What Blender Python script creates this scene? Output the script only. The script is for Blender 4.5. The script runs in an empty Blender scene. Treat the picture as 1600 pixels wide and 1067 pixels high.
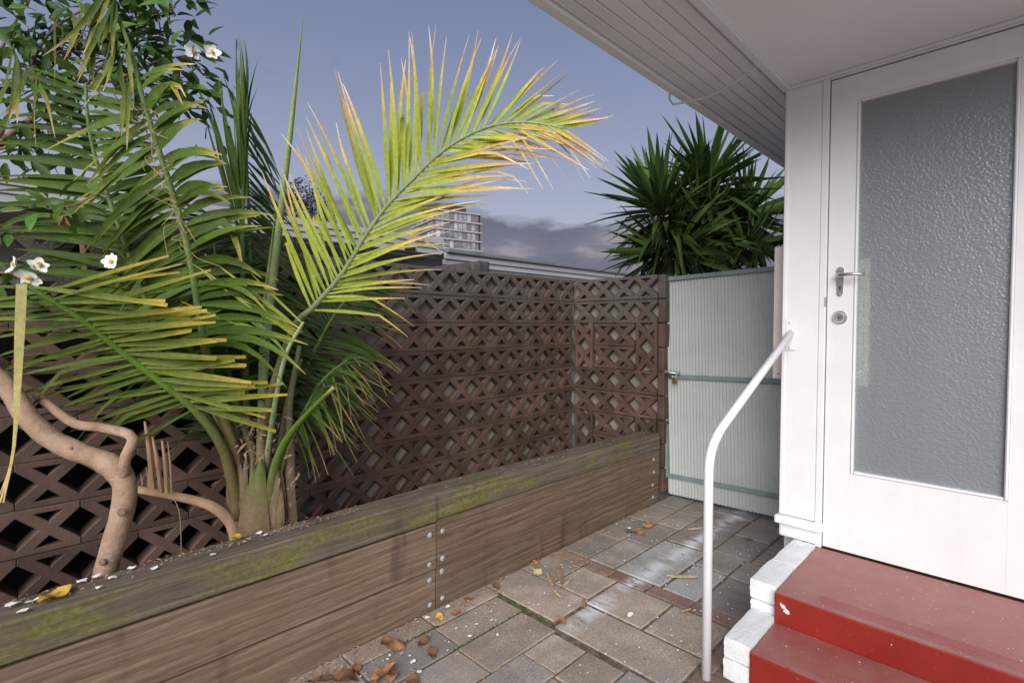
import bpy, bmesh, math, random
from mathutils import Vector, Matrix, Quaternion
from mathutils.geometry import delaunay_2d_cdt
R = math.radians
rnd = random.Random(11)
scene = bpy.context.scene
col = scene.collection

# ------------------------------------------------------------------ camera
CZ = 1.22
PITCH = R(1.86)
cd = bpy.data.cameras.new('camera'); cam = bpy.data.objects.new('camera', cd); col.objects.link(cam)
cd.sensor_width = 36.0; cd.lens = 799.5 / 1600 * 36.0
cd.clip_start = 0.02; cd.clip_end = 4000
FW = Vector((math.cos(PITCH) * math.cos(R(45)), math.cos(PITCH) * math.sin(R(45)), -math.sin(PITCH)))
RT = Vector((math.sin(R(45)), -math.cos(R(45)), 0)); UP = RT.cross(FW)
cam.location = (0, 0, CZ)
cam.rotation_euler = FW.to_track_quat('-Z', 'Y').to_euler()
scene.camera = cam

# ------------------------------------------------------------------ light
SUN_DIR = Vector((1.0, 0.68, -0.62)).normalized()      # the way the light travels
SUN_EL = math.asin(-SUN_DIR.z); SUN_AZ = math.atan2(-SUN_DIR.x, -SUN_DIR.y)
sd = bpy.data.lights.new('sun', 'SUN'); sun = bpy.data.objects.new('sun', sd); col.objects.link(sun)
sd.energy = 2.9; sd.angle = R(48); sd.color = (1.0, 0.965, 0.93)
sun.rotation_euler = SUN_DIR.to_track_quat('-Z', 'Y').to_euler(); sun.location = (-6, -3, 6)

world = bpy.data.worlds.new('World'); scene.world = world; world.use_nodes = True
nt = world.node_tree; nt.nodes.clear()
def N(t, k, **kw):
    n = t.nodes.new(k)
    for a, b in kw.items(): setattr(n, a, b)
    return n
def ramp(t, stops, interp='LINEAR'):
    n = t.nodes.new('ShaderNodeValToRGB'); e = n.color_ramp.elements; n.color_ramp.interpolation = interp
    while len(e) < len(stops): e.new(0.5)
    for el, (p, c) in zip(e, stops):
        el.position = p; el.color = (c[0], c[1], c[2], 1) if not isinstance(c, (int, float)) else (c, c, c, 1)
    return n
sky = N(nt, 'ShaderNodeTexSky', sky_type='NISHITA', sun_disc=False)
sky.sun_elevation = SUN_EL; sky.sun_rotation = SUN_AZ
sky.air_density = 1.2; sky.dust_density = 2.0; sky.ozone_density = 3.0
bg = N(nt, 'ShaderNodeBackground'); wo = N(nt, 'ShaderNodeOutputWorld')
tc = N(nt, 'ShaderNodeTexCoord'); sep = N(nt, 'ShaderNodeSeparateXYZ')
nt.links.new(tc.outputs['Generated'], sep.inputs[0])
dusk = ramp(nt, [(0.0, (4.5, 4.0, 4.5)), (0.12, (3.9, 3.65, 4.3)), (0.24, (3.0, 3.0, 3.95)), (0.38, (2.15, 2.35, 3.4)), (0.55, (1.45, 1.72, 2.75)), (1.0, (1.3, 1.55, 2.55))])
nt.links.new(sep.outputs['Z'], dusk.inputs[0])
mixd = N(nt, 'ShaderNodeMixRGB'); mixd.inputs[0].default_value = 0.8
nt.links.new(sky.outputs[0], mixd.inputs[1]); nt.links.new(dusk.outputs[0], mixd.inputs[2])
mp = N(nt, 'ShaderNodeMapping'); mp.inputs['Scale'].default_value = (1.0, 1.0, 3.2); mp.inputs['Location'].default_value = (0.35, 0.1, 0.0)
nz = N(nt, 'ShaderNodeTexNoise'); nz.inputs['Scale'].default_value = 2.6; nz.inputs['Detail'].default_value = 6; nz.inputs['Roughness'].default_value = 0.55
nt.links.new(tc.outputs['Generated'], mp.inputs[0]); nt.links.new(mp.outputs[0], nz.inputs['Vector'])
band = ramp(nt, [(0.0, 0.50), (0.13, 0.44), (0.19, 0.32), (0.24, 0.12), (0.31, 0.0)])
nt.links.new(sep.outputs['Z'], band.inputs[0])
addm = N(nt, 'ShaderNodeMath', operation='ADD'); nt.links.new(nz.outputs['Fac'], addm.inputs[0]); nt.links.new(band.outputs[0], addm.inputs[1])
cm = ramp(nt, [(0.70, 0.0), (0.79, 0.92)]); nt.links.new(addm.outputs[0], cm.inputs[0])
nz2 = N(nt, 'ShaderNodeTexNoise'); nz2.inputs['Scale'].default_value = 9; nz2.inputs['Detail'].default_value = 6
nt.links.new(mp.outputs[0], nz2.inputs['Vector'])
cc = ramp(nt, [(0.34, (1.0, 1.08, 1.5)), (0.55, (1.3, 1.35, 1.8)), (0.70, (2.6, 2.3, 2.6))]); nt.links.new(nz2.outputs['Fac'], cc.inputs[0])
mixc = N(nt, 'ShaderNodeMixRGB'); nt.links.new(cm.outputs[0], mixc.inputs[0]); nt.links.new(mixd.outputs[0], mixc.inputs[1]); nt.links.new(cc.outputs[0], mixc.inputs[2])
nt.links.new(mixc.outputs[0], bg.inputs['Color']); bg.inputs['Strength'].default_value = 0.084
nt.links.new(bg.outputs[0], wo.inputs['Surface'])

scene.view_settings.view_transform = 'Standard'; scene.view_settings.look = 'None'
scene.view_settings.exposure = 0.62; scene.view_settings.gamma = 1.0

# ------------------------------------------------------------------ helpers
def ray(x, y): return FW + RT * ((x - 800) / 799.5) - UP * ((y - 533.5) / 799.5)
C0 = Vector((0, 0, CZ))
def at(x, y, d): return C0 + ray(x, y) * d              # measured picture point at a real distance
def on_y(x, y, Y): q = ray(x, y); return C0 + q * (Y / q.y)
def on_x(x, y, X): q = ray(x, y); return C0 + q * (X / q.x)
def on_z(x, y, z): q = ray(x, y); return C0 + q * ((z - CZ) / q.z)

WL = {}
def tag(o, label=None, cat=None, group=None, kind=None):
    if label: o['label'] = label
    if cat: o['category'] = cat
    if group: o['group'] = group
    if kind: o['kind'] = kind
    return o
def thing(name, label, cat, loc, group=None):
    o = bpy.data.objects.new(name, None); col.objects.link(o); o.location = loc; o.empty_display_size = 0.1
    WL[o] = Vector(loc); return tag(o, label, cat, group)
def place(name, me, m, parent, loc, quat=None, scale=None):
    o = bpy.data.objects.new(name, me); col.objects.link(o)
    if m and not me.materials: me.materials.append(m)
    loc = Vector(loc)
    if parent is not None:
        o.parent = parent; o.location = loc - WL[parent]
    else: o.location = loc
    if quat is not None: o.rotation_mode = 'QUATERNION'; o.rotation_quaternion = quat
    if scale is not None: o.scale = scale if not isinstance(scale, (int, float)) else (scale,) * 3
    WL[o] = loc
    return o
class MB:
    def __init__(s): s.v = []; s.f = []; s.a = []; s.w = []
    def add(s, vs, fs, a=None, w=None):
        s.w += list(w) if w is not None else [0.0] * len(vs)
        b = len(s.v); s.v += [Vector(v) for v in vs]; s.f += [tuple(i + b for i in f) for f in fs]
        s.a += list(a) if a is not None else [0.0] * len(vs)
        return s
    def box(s, p0, p1):
        (x0, y0, z0), (x1, y1, z1) = p0, p1
        return s.add([(x0,y0,z0),(x1,y0,z0),(x1,y1,z0),(x0,y1,z0),(x0,y0,z1),(x1,y0,z1),(x1,y1,z1),(x0,y1,z1)],
                     [(0,3,2,1),(4,5,6,7),(0,1,5,4),(1,2,6,5),(2,3,7,6),(3,0,4,7)])
    def tube(s, pts, rad, n=8, flat=1.0, att=None, cap=True):
        pts = [Vector(p) for p in pts]
        if isinstance(rad, (int, float)): rad = [rad] * len(pts)
        vs = []; fs = []; aa = []
        ref = None
        for i, p in enumerate(pts):
            t = (pts[min(i + 1, len(pts) - 1)] - pts[max(i - 1, 0)]).normalized()
            if ref is None:
                ref = Vector((0.3, -0.9, 0.2)) if abs(t.dot(Vector((0.3, -0.9, 0.2)).normalized())) < 0.9 else Vector((1, 0, 0))
            ref = (ref - t * ref.dot(t)).normalized(); b = t.cross(ref)
            for k in range(n):
                an = 2 * math.pi * k / n
                vs.append(p + (ref * math.cos(an) * flat + b * math.sin(an)) * rad[i]); aa.append(att[i] if att else 0.0)
        for i in range(len(pts) - 1):
            for k in range(n):
                a = i * n + k; b2 = i * n + (k + 1) % n
                fs.append((a, b2, b2 + n, a + n))
        if cap:
            fs.append(tuple(range(n - 1, -1, -1))); fs.append(tuple((len(pts) - 1) * n + k for k in range(n)))
        return s.add(vs, fs, aa)
    def mesh(s, name, smooth=False, center=True):
        c = Vector((0, 0, 0))
        if center and s.v:
            lo = Vector((min(v.x for v in s.v), min(v.y for v in s.v), min(v.z for v in s.v)))
            hi = Vector((max(v.x for v in s.v), max(v.y for v in s.v), max(v.z for v in s.v))); c = (lo + hi) / 2
        me = bpy.data.meshes.new(name); me.from_pydata([v - c for v in s.v], [], s.f)
        if any(s.a):
            at_ = me.attributes.new('dry', 'FLOAT', 'POINT'); at_.data.foreach_set('value', s.a)
        if any(s.w):
            at_ = me.attributes.new('across', 'FLOAT', 'POINT'); at_.data.foreach_set('value', s.w)
        if smooth: me.polygons.foreach_set('use_smooth', [True] * len(me.polygons))
        me.update(); return me, c
    def build(s, name, m, parent=None, smooth=False, bevel=0.0, seg=1):
        me, c = s.mesh(name, smooth)
        if bevel:
            bm = bmesh.new(); bm.from_mesh(me)
            bmesh.ops.bevel(bm, geom=[e for e in bm.edges if e.is_manifold and e.calc_face_angle(0) > 0.5], offset=bevel, segments=seg, affect='EDGES', profile=0.6)
            bm.to_mesh(me); bm.free()
        return place(name, me, m, parent, c)
def box(name, p0, p1, m, parent=None, bevel=0.0, seg=1):
    lo = tuple(min(a, b) for a, b in zip(p0, p1)); hi = tuple(max(a, b) for a, b in zip(p0, p1))
    return MB().box(lo, hi).build(name, m, parent, bevel=bevel, seg=seg)
def catmull(P, n):
    P = [Vector(p) for p in P]; Q = [P[0] * 2 - P[1]] + P + [P[-1] * 2 - P[-2]]; out = []
    S = len(P) - 1
    for k in range(n + 1):
        u = k / n * S; i = min(int(u), S - 1); t = u - i
        a, b, c, d = Q[i:i + 4]
        out.append(0.5 * ((2 * b) + (c - a) * t + (2 * a - 5 * b + 4 * c - d) * t * t + (3 * b - a - 3 * c + d) * t ** 3))
    return out
def lerp(a, b, t): return a + (b - a) * t

# ------------------------------------------------------------------ materials
def newmat(name):
    m = bpy.data.materials.new(name); m.use_nodes = True; t = m.node_tree
    return m, t, t.nodes['Principled BSDF']
def pos(t, sc=(1, 1, 1)):
    g = N(t, 'ShaderNodeNewGeometry'); mp = N(t, 'ShaderNodeMapping'); mp.inputs['Scale'].default_value = sc
    t.links.new(g.outputs['Position'], mp.inputs[0]); return mp.outputs[0]
def noise(t, vec, scale, detail=5, rough=0.55, dist=0.0):
    n = N(t, 'ShaderNodeTexNoise'); n.inputs['Scale'].default_value = scale; n.inputs['Detail'].default_value = detail
    n.inputs['Roughness'].default_value = rough; n.inputs['Distortion'].default_value = dist
    t.links.new(vec, n.inputs['Vector']); return n.outputs['Fac']
def mix(t, fac, a, b, mode='MIX'):
    n = N(t, 'ShaderNodeMixRGB', blend_type=mode)
    for i, x in enumerate((fac, a, b)):
        if isinstance(x, bpy.types.NodeSocket): t.links.new(x, n.inputs[i])
        elif i == 0: n.inputs[0].default_value = x
        else: n.inputs[i].default_value = (x[0], x[1], x[2], 1)
    return n.outputs[0]
def rmp(t, fac, stops):
    n = ramp(t, stops); t.links.new(fac, n.inputs[0]); return n.outputs[0]
def mth(t, op, a, b=None):
    n = N(t, 'ShaderNodeMath', operation=op)
    for i, x in enumerate((a, b)):
        if x is None: continue
        if isinstance(x, bpy.types.NodeSocket): t.links.new(x, n.inputs[i])
        else: n.inputs[i].default_value = x
    return n.outputs[0]
def bump(t, b, h, strength=0.4, dist=0.004):
    n = N(t, 'ShaderNodeBump'); n.inputs['Strength'].default_value = strength; n.inputs['Distance'].default_value = dist
    t.links.new(h, n.inputs['Height']); t.links.new(n.outputs[0], b.inputs['Normal'])
def vary(t, c, amt, seed=0.0):
    oi = N(t, 'ShaderNodeObjectInfo'); hs = N(t, 'ShaderNodeHueSaturation')
    mr = N(t, 'ShaderNodeMapRange'); mr.inputs['To Min'].default_value = 1 - amt; mr.inputs['To Max'].default_value = 1 + amt
    t.links.new(oi.outputs['Random'], mr.inputs['Value']); t.links.new(mr.outputs[0], hs.inputs['Value']); t.links.new(c, hs.inputs['Color'])
    return hs.outputs[0]
def simple(name, c1, c2, scale=8, rough=0.6, bmp=0.3, bd=0.003, bscale=None, stretch=(1, 1, 1), var=0.0, spec=0.4, metal=0.0, detail=6):
    m, t, b = newmat(name); v = pos(t, stretch)
    f = noise(t, v, scale, detail); c = rmp(t, f, [(0.3, c1), (0.7, c2)])
    if var: c = vary(t, c, var)
    t.links.new(c, b.inputs['Base Color']); b.inputs['Roughness'].default_value = rough; b.inputs['Metallic'].default_value = metal
    b.inputs['Specular IOR Level'].default_value = spec
    if bmp: bump(t, b, noise(t, v, bscale or scale * 6, 4), bmp, bd)
    return m
M = {}
def m_white():
    m, t, b = newmat('white_paint'); v = pos(t)
    c = rmp(t, noise(t, v, 5, 6, .6), [(0.3, (0.71, 0.72, 0.735)), (0.7, (0.78, 0.785, 0.79))])
    br_ = noise(t, pos(t, (40, 40, 1.2)), 4, 4, .6); c = mix(t, 1.0, c, rmp(t, br_, [(0.3, .98), (0.7, 1.01)]), 'MULTIPLY')
    c = mix(t, rmp(t, noise(t, v, 22, 6, .75), [(0.70, 0.0), (0.76, .35)]), c, (0.42, 0.40, 0.37))
    c = mix(t, rmp(t, noise(t, v, 1.7, 4), [(0.5, 0.0), (0.8, .22)]), c, (0.60, 0.585, 0.55))
    t.links.new(c, b.inputs['Base Color']); b.inputs['Roughness'].default_value = .42
    bump(t, b, mth(t, 'ADD', br_, noise(t, v, 70, 4)), .10, .0015); return m
M['white'] = m_white()
M['ceiling'] = simple('ceiling_paint', (0.80, 0.80, 0.80), (0.85, 0.85, 0.84), 3, 0.55, 0.08, 0.002, 90)
M['rail'] = simple('white_enamel', (0.74, 0.75, 0.76), (0.80, 0.81, 0.81), 7, 0.3, 0.06, 0.001, 60)
M['soffit'] = simple('soffit_paint', (0.78, 0.78, 0.78), (0.84, 0.84, 0.84), 4, 0.6, 0.25, 0.002, 40, (0.4, 1, 1), 0.05)
M['cream'] = simple('cream_plastic', (0.62, 0.56, 0.50), (0.68, 0.62, 0.56), 6, 0.5, 0.05)
M['chrome'] = simple('satin_metal', (0.55, 0.54, 0.52), (0.7, 0.69, 0.67), 20, 0.28, 0, metal=1.0)
M['galv'] = simple('galvanised_steel', (0.26, 0.27, 0.28), (0.46, 0.47, 0.48), 90, 0.6, 0.3, 0.001, metal=0.25)
M['brass'] = simple('brass', (0.35, 0.24, 0.08), (0.5, 0.36, 0.14), 60, 0.4, 0.1, metal=0.9)
M['gateframe'] = simple('green_grey_paint', (0.17, 0.23, 0.23), (0.23, 0.30, 0.29), 12, 0.5, 0.15)
M['dark'] = simple('dark_gap', (0.012, 0.011, 0.01), (0.025, 0.022, 0.02), 10, 0.9, 0)
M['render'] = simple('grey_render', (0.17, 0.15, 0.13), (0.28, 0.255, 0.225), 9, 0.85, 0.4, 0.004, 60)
M['mortar'] = simple('pale_mortar', (0.10, 0.085, 0.07), (0.36, 0.34, 0.30), 16, 0.9, 0.5, 0.004, 120)
M['soil'] = simple('garden_soil', (0.018, 0.013, 0.01), (0.06, 0.045, 0.03), 22, 0.95, 0.8, 0.02, 40)
M['ground'] = simple('ground_concrete', (0.30, 0.29, 0.27), (0.42, 0.40, 0.38), 3, 0.9, 0.4)
M['fascia'] = simple('grey_fascia', (0.34, 0.34, 0.36), (0.42, 0.42, 0.44), 2, 0.6, 0.1, stretch=(0.3, 1, 4))
M['gutter'] = simple('roof_edge_metal', (0.13, 0.14, 0.15), (0.2, 0.21, 0.22), 3, 0.5, 0.1)
M['darkbrick'] = simple('weathered_pier', (0.03, 0.03, 0.032), (0.13, 0.12, 0.115), 14, 0.9, 0.6, 0.01, 50)
M['nwall'] = simple('neighbour_wall', (0.10, 0.095, 0.09), (0.16, 0.15, 0.14), 3, 0.8, 0.2)
M['towerwall'] = simple('tower_cladding', (0.13, 0.125, 0.14), (0.17, 0.165, 0.18), 0.3, 0.6, 0)
M['slab'] = simple('tower_slab', (0.36, 0.32, 0.31), (0.42, 0.37, 0.36), 0.4, 0.7, 0)
M['towerdark'] = simple('tower_plant_room', (0.04, 0.037, 0.04), (0.06, 0.055, 0.06), 0.4, 0.7, 0)
M['flesh'] = simple('cut_wood', (0.32, 0.20, 0.11), (0.48, 0.33, 0.2), 14, 0.8, 0.5, 0.003, 60, (1, 1, 0.15))
M['splint'] = simple('fresh_splinter', (0.42, 0.25, 0.13), (0.60, 0.42, 0.26), 30, 0.8, 0.6, 0.003, 90, (3, 3, .3))
M['petal'] = simple('white_petal', (0.80, 0.80, 0.76), (0.86, 0.86, 0.84), 40, 0.6, 0.1)
M['stamen'] = simple('yellow_stamen', (0.55, 0.36, 0.05), (0.7, 0.5, 0.12), 80, 0.7, 0.5)
M['deadleaf'] = simple('dead_leaf', (0.16, 0.07, 0.03), (0.34, 0.17, 0.08), 25, 0.75, 0.4, 0.003, 90, var=0.35)
M['husk'] = simple('dry_husk', (0.10, 0.055, 0.03), (0.36, 0.24, 0.15), 60, 0.85, 0.4)
M['yellowleaf'] = simple('yellow_leaf', (0.5, 0.3, 0.03), (0.6, 0.42, 0.06), 25, 0.6, 0.3)
M['paleleaf'] = simple('pale_leaf', (0.5, 0.38, 0.2), (0.62, 0.5, 0.3), 25, 0.7, 0.3)
M['chips'] = simple('bark_chips', (0.26, 0.15, 0.08), (0.50, 0.36, 0.24), 60, 0.8, 0.3, var=0.2)
M['bare'] = simple('bare_twigs', (0.05, 0.045, 0.045), (0.09, 0.08, 0.08), 3, 0.9, 0)
M['farleaf'] = simple('far_foliage', (0.012, 0.012, 0.009), (0.04, 0.032, 0.022), 3, 0.8, 0)
M['moss'] = simple('moss', (0.025, 0.055, 0.008), (0.07, 0.12, 0.02), 60, 0.95, 0.8, 0.005, 160)
M['interior'] = simple('interior_wall', (0.62, 0.64, 0.65), (0.70, 0.72, 0.73), 3, 0.8, 0)
M['intfloor'] = simple('interior_floor', (0.10, 0.06, 0.035), (0.16, 0.10, 0.06), 3, 0.6, 0)
M['curtain'] = simple('curtain_cloth', (0.55, 0.52, 0.42), (0.68, 0.64, 0.54), 8, 0.9, 0.2)

def m_block():
    m, t, b = newmat('brown_block'); v = pos(t)
    f = noise(t, v, 7, 6); c = rmp(t, f, [(0.3, (0.066, 0.038, 0.028)), (0.55, (0.106, 0.062, 0.046)), (0.75, (0.145, 0.086, 0.064))])
    c = vary(t, c, 0.26)
    g = N(t, 'ShaderNodeNewGeometry'); sp = N(t, 'ShaderNodeSeparateXYZ'); t.links.new(g.outputs['Position'], sp.inputs[0])
    hz = N(t, 'ShaderNodeMapRange'); hz.inputs['From Min'].default_value = 1.08; hz.inputs['From Max'].default_value = 1.58
    t.links.new(sp.outputs['Z'], hz.inputs['Value'])
    worn = mth(t, 'ADD', mth(t, 'MULTIPLY', hz.outputs[0], 0.5), noise(t, v, 5, 7, 0.65))
    wf = rmp(t, worn, [(0.62, 0.0), (0.86, 1.0)])
    grit = rmp(t, noise(t, v, 160, 3, 0.7), [(0.35, (0.045, 0.038, 0.032)), (0.68, (0.19, 0.17, 0.145))])
    c = mix(t, wf, c, grit)
    sc = rmp(t, noise(t, v, 45, 5, 0.7), [(0.66, 0.0), (0.73, 0.6)]); c = mix(t, sc, c, (0.21, 0.19, 0.16))
    rf = rmp(t, noise(t, v, 2.2, 3), [(0.5, 0.0), (0.72, 0.6)]); c = mix(t, mth(t, 'MULTIPLY', rf, hz.outputs[0]), c, (0.15, 0.06, 0.032))
    t.links.new(c, b.inputs['Base Color']); b.inputs['Roughness'].default_value = 0.72
    bump(t, b, mth(t, 'ADD', noise(t, v, 110, 5, 0.7), mth(t, 'MULTIPLY', wf, 0.4)), 0.55, 0.004); return m
M['block'] = m_block()
def m_sleeper(name, a, bcol, mossy):
    yk = 1.0 if mossy else 0.0
    m, t, b = newmat(name); v = pos(t, (0.7, 14 * yk, 26)); v1 = pos(t)
    f = noise(t, v, 3.0, 10, 0.68, 0.0); c = rmp(t, f, [(0.28, [x * 0.55 for x in a]), (0.5, a), (0.72, bcol)])
    wv_ = N(t, 'ShaderNodeTexWave', wave_type='BANDS', bands_direction='Z'); wv_.inputs['Scale'].default_value = 8; wv_.inputs['Distortion'].default_value = 9; wv_.inputs['Detail'].default_value = 4; wv_.inputs['Detail Scale'].default_value = 1.2; wv_.inputs['Detail Roughness'].default_value = .62
    t.links.new(pos(t, (0.16, yk, 1)), wv_.inputs['Vector']); c = mix(t, rmp(t, wv_.outputs['Fac'], [(0.0, 0.45), (0.22, 0.0)]), c, [x * 0.5 for x in a])
    fine = noise(t, pos(t, (4, 60 * yk, 130)), 3.0, 5, .7); c = mix(t, 1.0, c, rmp(t, fine, [(0.3, 0.68), (0.7, 1.16)]), 'MULTIPLY')
    gz = rmp(t, noise(t, v1, 3.3, 5, .6), [(0.5, 0.0), (0.75, .35)]); c = mix(t, gz, c, (0.22, 0.20, 0.175))
    c = vary(t, c, 0.10)
    st = rmp(t, noise(t, pos(t, (3, 1, 0.7)), 2.4, 4), [(0.58, 0.0), (0.74, 0.65)]); c = mix(t, st, c, (0.035, 0.024, 0.018))
    g2 = noise(t, pos(t, (1.0, 20 * yk, 75)), 4.5, 6, 0.7, 0.6); c = mix(t, rmp(t, g2, [(0.60, 0.0), (0.70, 0.6)]), c, [x * 0.4 for x in a])
    if mossy:
        mf = noise(t, pos(t, (1.3, 2, 4)), 1.9, 6, 0.65); mm = rmp(t, mf, [(0.45, 0.0), (0.63, 0.9)])
        gn = N(t, 'ShaderNodeNewGeometry'); sn = N(t, 'ShaderNodeSeparateXYZ'); t.links.new(gn.outputs['Normal'], sn.inputs[0]); mm = mth(t, 'MULTIPLY', mm, rmp(t, mth(t, 'ABSOLUTE', sn.outputs['Y']), [(0.2, 0.30), (0.6, 1.0)]))
        mm = mth(t, 'MULTIPLY', mm, rmp(t, noise(t, v1, 35, 5, .7), [(0.3, .35), (0.55, 1.0)]))
        c = mix(t, mm, c, rmp(t, noise(t, v1, 60, 4), [(0.3, (0.085, 0.095, 0.02)), (0.7, (0.23, 0.225, 0.06))]))
    t.links.new(c, b.inputs['Base Color']); b.inputs['Roughness'].default_value = 0.78; b.inputs['Specular IOR Level'].default_value = 0.25
    bump(t, b, mth(t, 'ADD', mth(t, 'ADD', wv_.outputs['Fac'], fine), mth(t, 'MULTIPLY', g2, 0.8)), 0.55, 0.005); return m
M['sleeper'] = m_sleeper('sleeper_wood', (0.215, 0.150, 0.100), (0.34, 0.25, 0.175), False)
M['cap'] = m_sleeper('sleeper_cap_wood', (0.16, 0.125, 0.098), (0.28, 0.225, 0.18), True)
M['sleeperold'] = m_sleeper('dark_sleeper_wood', (0.155, 0.108, 0.073), (0.255, 0.185, 0.13), False)
def m_paver(name, a, bcol, var):
    m, t, b = newmat(name); v = pos(t)
    f = noise(t, v, 6, 7, 0.6); c = rmp(t, f, [(0.28, a), (0.72, bcol)]); c = vary(t, c, var)
    sp = rmp(t, noise(t, v, 130, 4, 0.7), [(0.35, 0.55), (0.6, 1.0)]); c = mix(t, 1.0, c, sp, 'MULTIPLY')
    dk = rmp(t, noise(t, v, 3.1, 7, .65), [(0.47, 0.0), (0.66, 0.6)]); c = mix(t, dk, c, (0.12, 0.098, 0.078))
    # chalky white scuffs trailing across the paving
    g = N(t, 'ShaderNodeNewGeometry'); s3 = N(t, 'ShaderNodeSeparateXYZ'); t.links.new(g.outputs['Position'], s3.inputs[0])
    d = mth(t, 'ABSOLUTE', mth(t, 'SUBTRACT', s3.outputs['Y'], 1.275))
    ln = rmp(t, mth(t, 'ADD', d, mth(t, 'MULTIPLY', noise(t, v, 9, 4), 0.10)), [(0.055, 1.0), (0.115, 0.0)])
    bl = rmp(t, noise(t, pos(t, (1.0, 0.35, 1)), 11, 5, 0.65), [(0.42, 0.0), (0.52, 1.0)])
    bx_ = rmp(t, s3.outputs['X'], [(0.0, 0.0), (1.0, 1.0)])
    xm = N(t, 'ShaderNodeMapRange'); xm.inputs['From Min'].default_value = 1.5; xm.inputs['From Max'].default_value = 1.7; t.links.new(s3.outputs['X'], xm.inputs['Value'])
    wfac = mth(t, 'MULTIPLY', mth(t, 'MULTIPLY', ln, bl), xm.outputs[0]); c = mix(t, wfac, c, (0.62, 0.64, 0.66))
    sm = rmp(t, noise(t, v, 3.1, 6, .6), [(0.54, 0.0), (0.72, 0.5)]); c = mix(t, sm, c, (0.40, 0.41, 0.42))
    t.links.new(c, b.inputs['Base Color']); b.inputs['Roughness'].default_value = 0.85
    bump(t, b, noise(t, v, 120, 5, 0.7), 0.5, 0.003); return m
M['paver'] = m_paver('concrete_paver', (0.36, 0.285, 0.225), (0.56, 0.46, 0.38), 0.18)
M['paverdark'] = m_paver('dark_paver', (0.25, 0.22, 0.195), (0.42, 0.375, 0.335), 0.18)
M['palepaver'] = m_paver('pale_paver', (0.40, 0.40, 0.385), (0.54, 0.54, 0.52), 0.06)
M['redbrick'] = m_paver('red_paving_brick', (0.25, 0.14, 0.11), (0.40, 0.25, 0.205), 0.2)
M['joint'] = simple('joint_dirt', (0.06, 0.048, 0.035), (0.24, 0.19, 0.14), 30, 0.95, 0.6, 0.006, 90)
def m_red():
    m, t, b = newmat('red_paint'); v = pos(t)
    f = noise(t, v, 4, 6); c = rmp(t, f, [(0.3, (0.20, 0.015, 0.010)), (0.7, (0.27, 0.023, 0.016))])
    g = N(t, 'ShaderNodeNewGeometry'); s3 = N(t, 'ShaderNodeSeparateXYZ'); t.links.new(g.outputs['Normal'], s3.inputs[0])
    top = rmp(t, s3.outputs['Z'], [(0.5, 0.0), (0.9, 1.0)])
    du = rmp(t, noise(t, v, 6, 7, 0.65), [(0.30, 0.35), (0.70, 0.8)]); c = mix(t, mth(t, 'MULTIPLY', du, top), c, (0.33, 0.155, 0.135))
    sp = rmp(t, noise(t, v, 85, 3, 0.55), [(0.69, 0.0), (0.71, 0.85)]); c = mix(t, mth(t, 'MULTIPLY', sp, mth(t, 'ADD', mth(t, 'MULTIPLY', top, .8), .12)), c, (0.6, 0.5, 0.46))
    wr = rmp(t, noise(t, v, 17, 6, .7), [(0.66, 0.0), (0.70, .55)]); c = mix(t, wr, c, (0.12, 0.02, 0.015))
    t.links.new(c, b.inputs['Base Color']); b.inputs['Roughness'].default_value = 0.36
    bump(t, b, noise(t, v, 50, 6, .7), 0.25, 0.003); return m
M['red'] = m_red()
def m_wbrick():
    m, t, b = newmat('white_painted_brick'); v = pos(t)
    c = rmp(t, noise(t, v, 12, 6), [(0.3, (0.70, 0.71, 0.71)), (0.7, (0.82, 0.83, 0.83))])
    c = mix(t, rmp(t, noise(t, v, 30, 5, 0.7), [(0.68, 0.0), (0.74, 0.6)]), c, (0.38, 0.34, 0.30))
    t.links.new(c, b.inputs['Base Color']); b.inputs['Roughness'].default_value = 0.6
    bump(t, b, noise(t, v, 55, 6, 0.7), 0.8, 0.006); return m
M['wbrick'] = m_wbrick()
def m_sheet():
    m, t, b = newmat('pale_green_sheet'); v = pos(t)
    c = rmp(t, noise(t, v, 3, 5), [(0.3, (0.42, 0.455, 0.435)), (0.7, (0.50, 0.53, 0.505))])
    c = mix(t, rmp(t, noise(t, pos(t, (6, 6, 0.8)), 8, 4), [(0.6, 0.0), (0.8, 0.35)]), c, (0.24, 0.25, 0.23))
    t.links.new(c, b.inputs['Base Color']); b.inputs['Roughness'].default_value = 0.45; return m
M['sheet'] = m_sheet()
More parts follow.
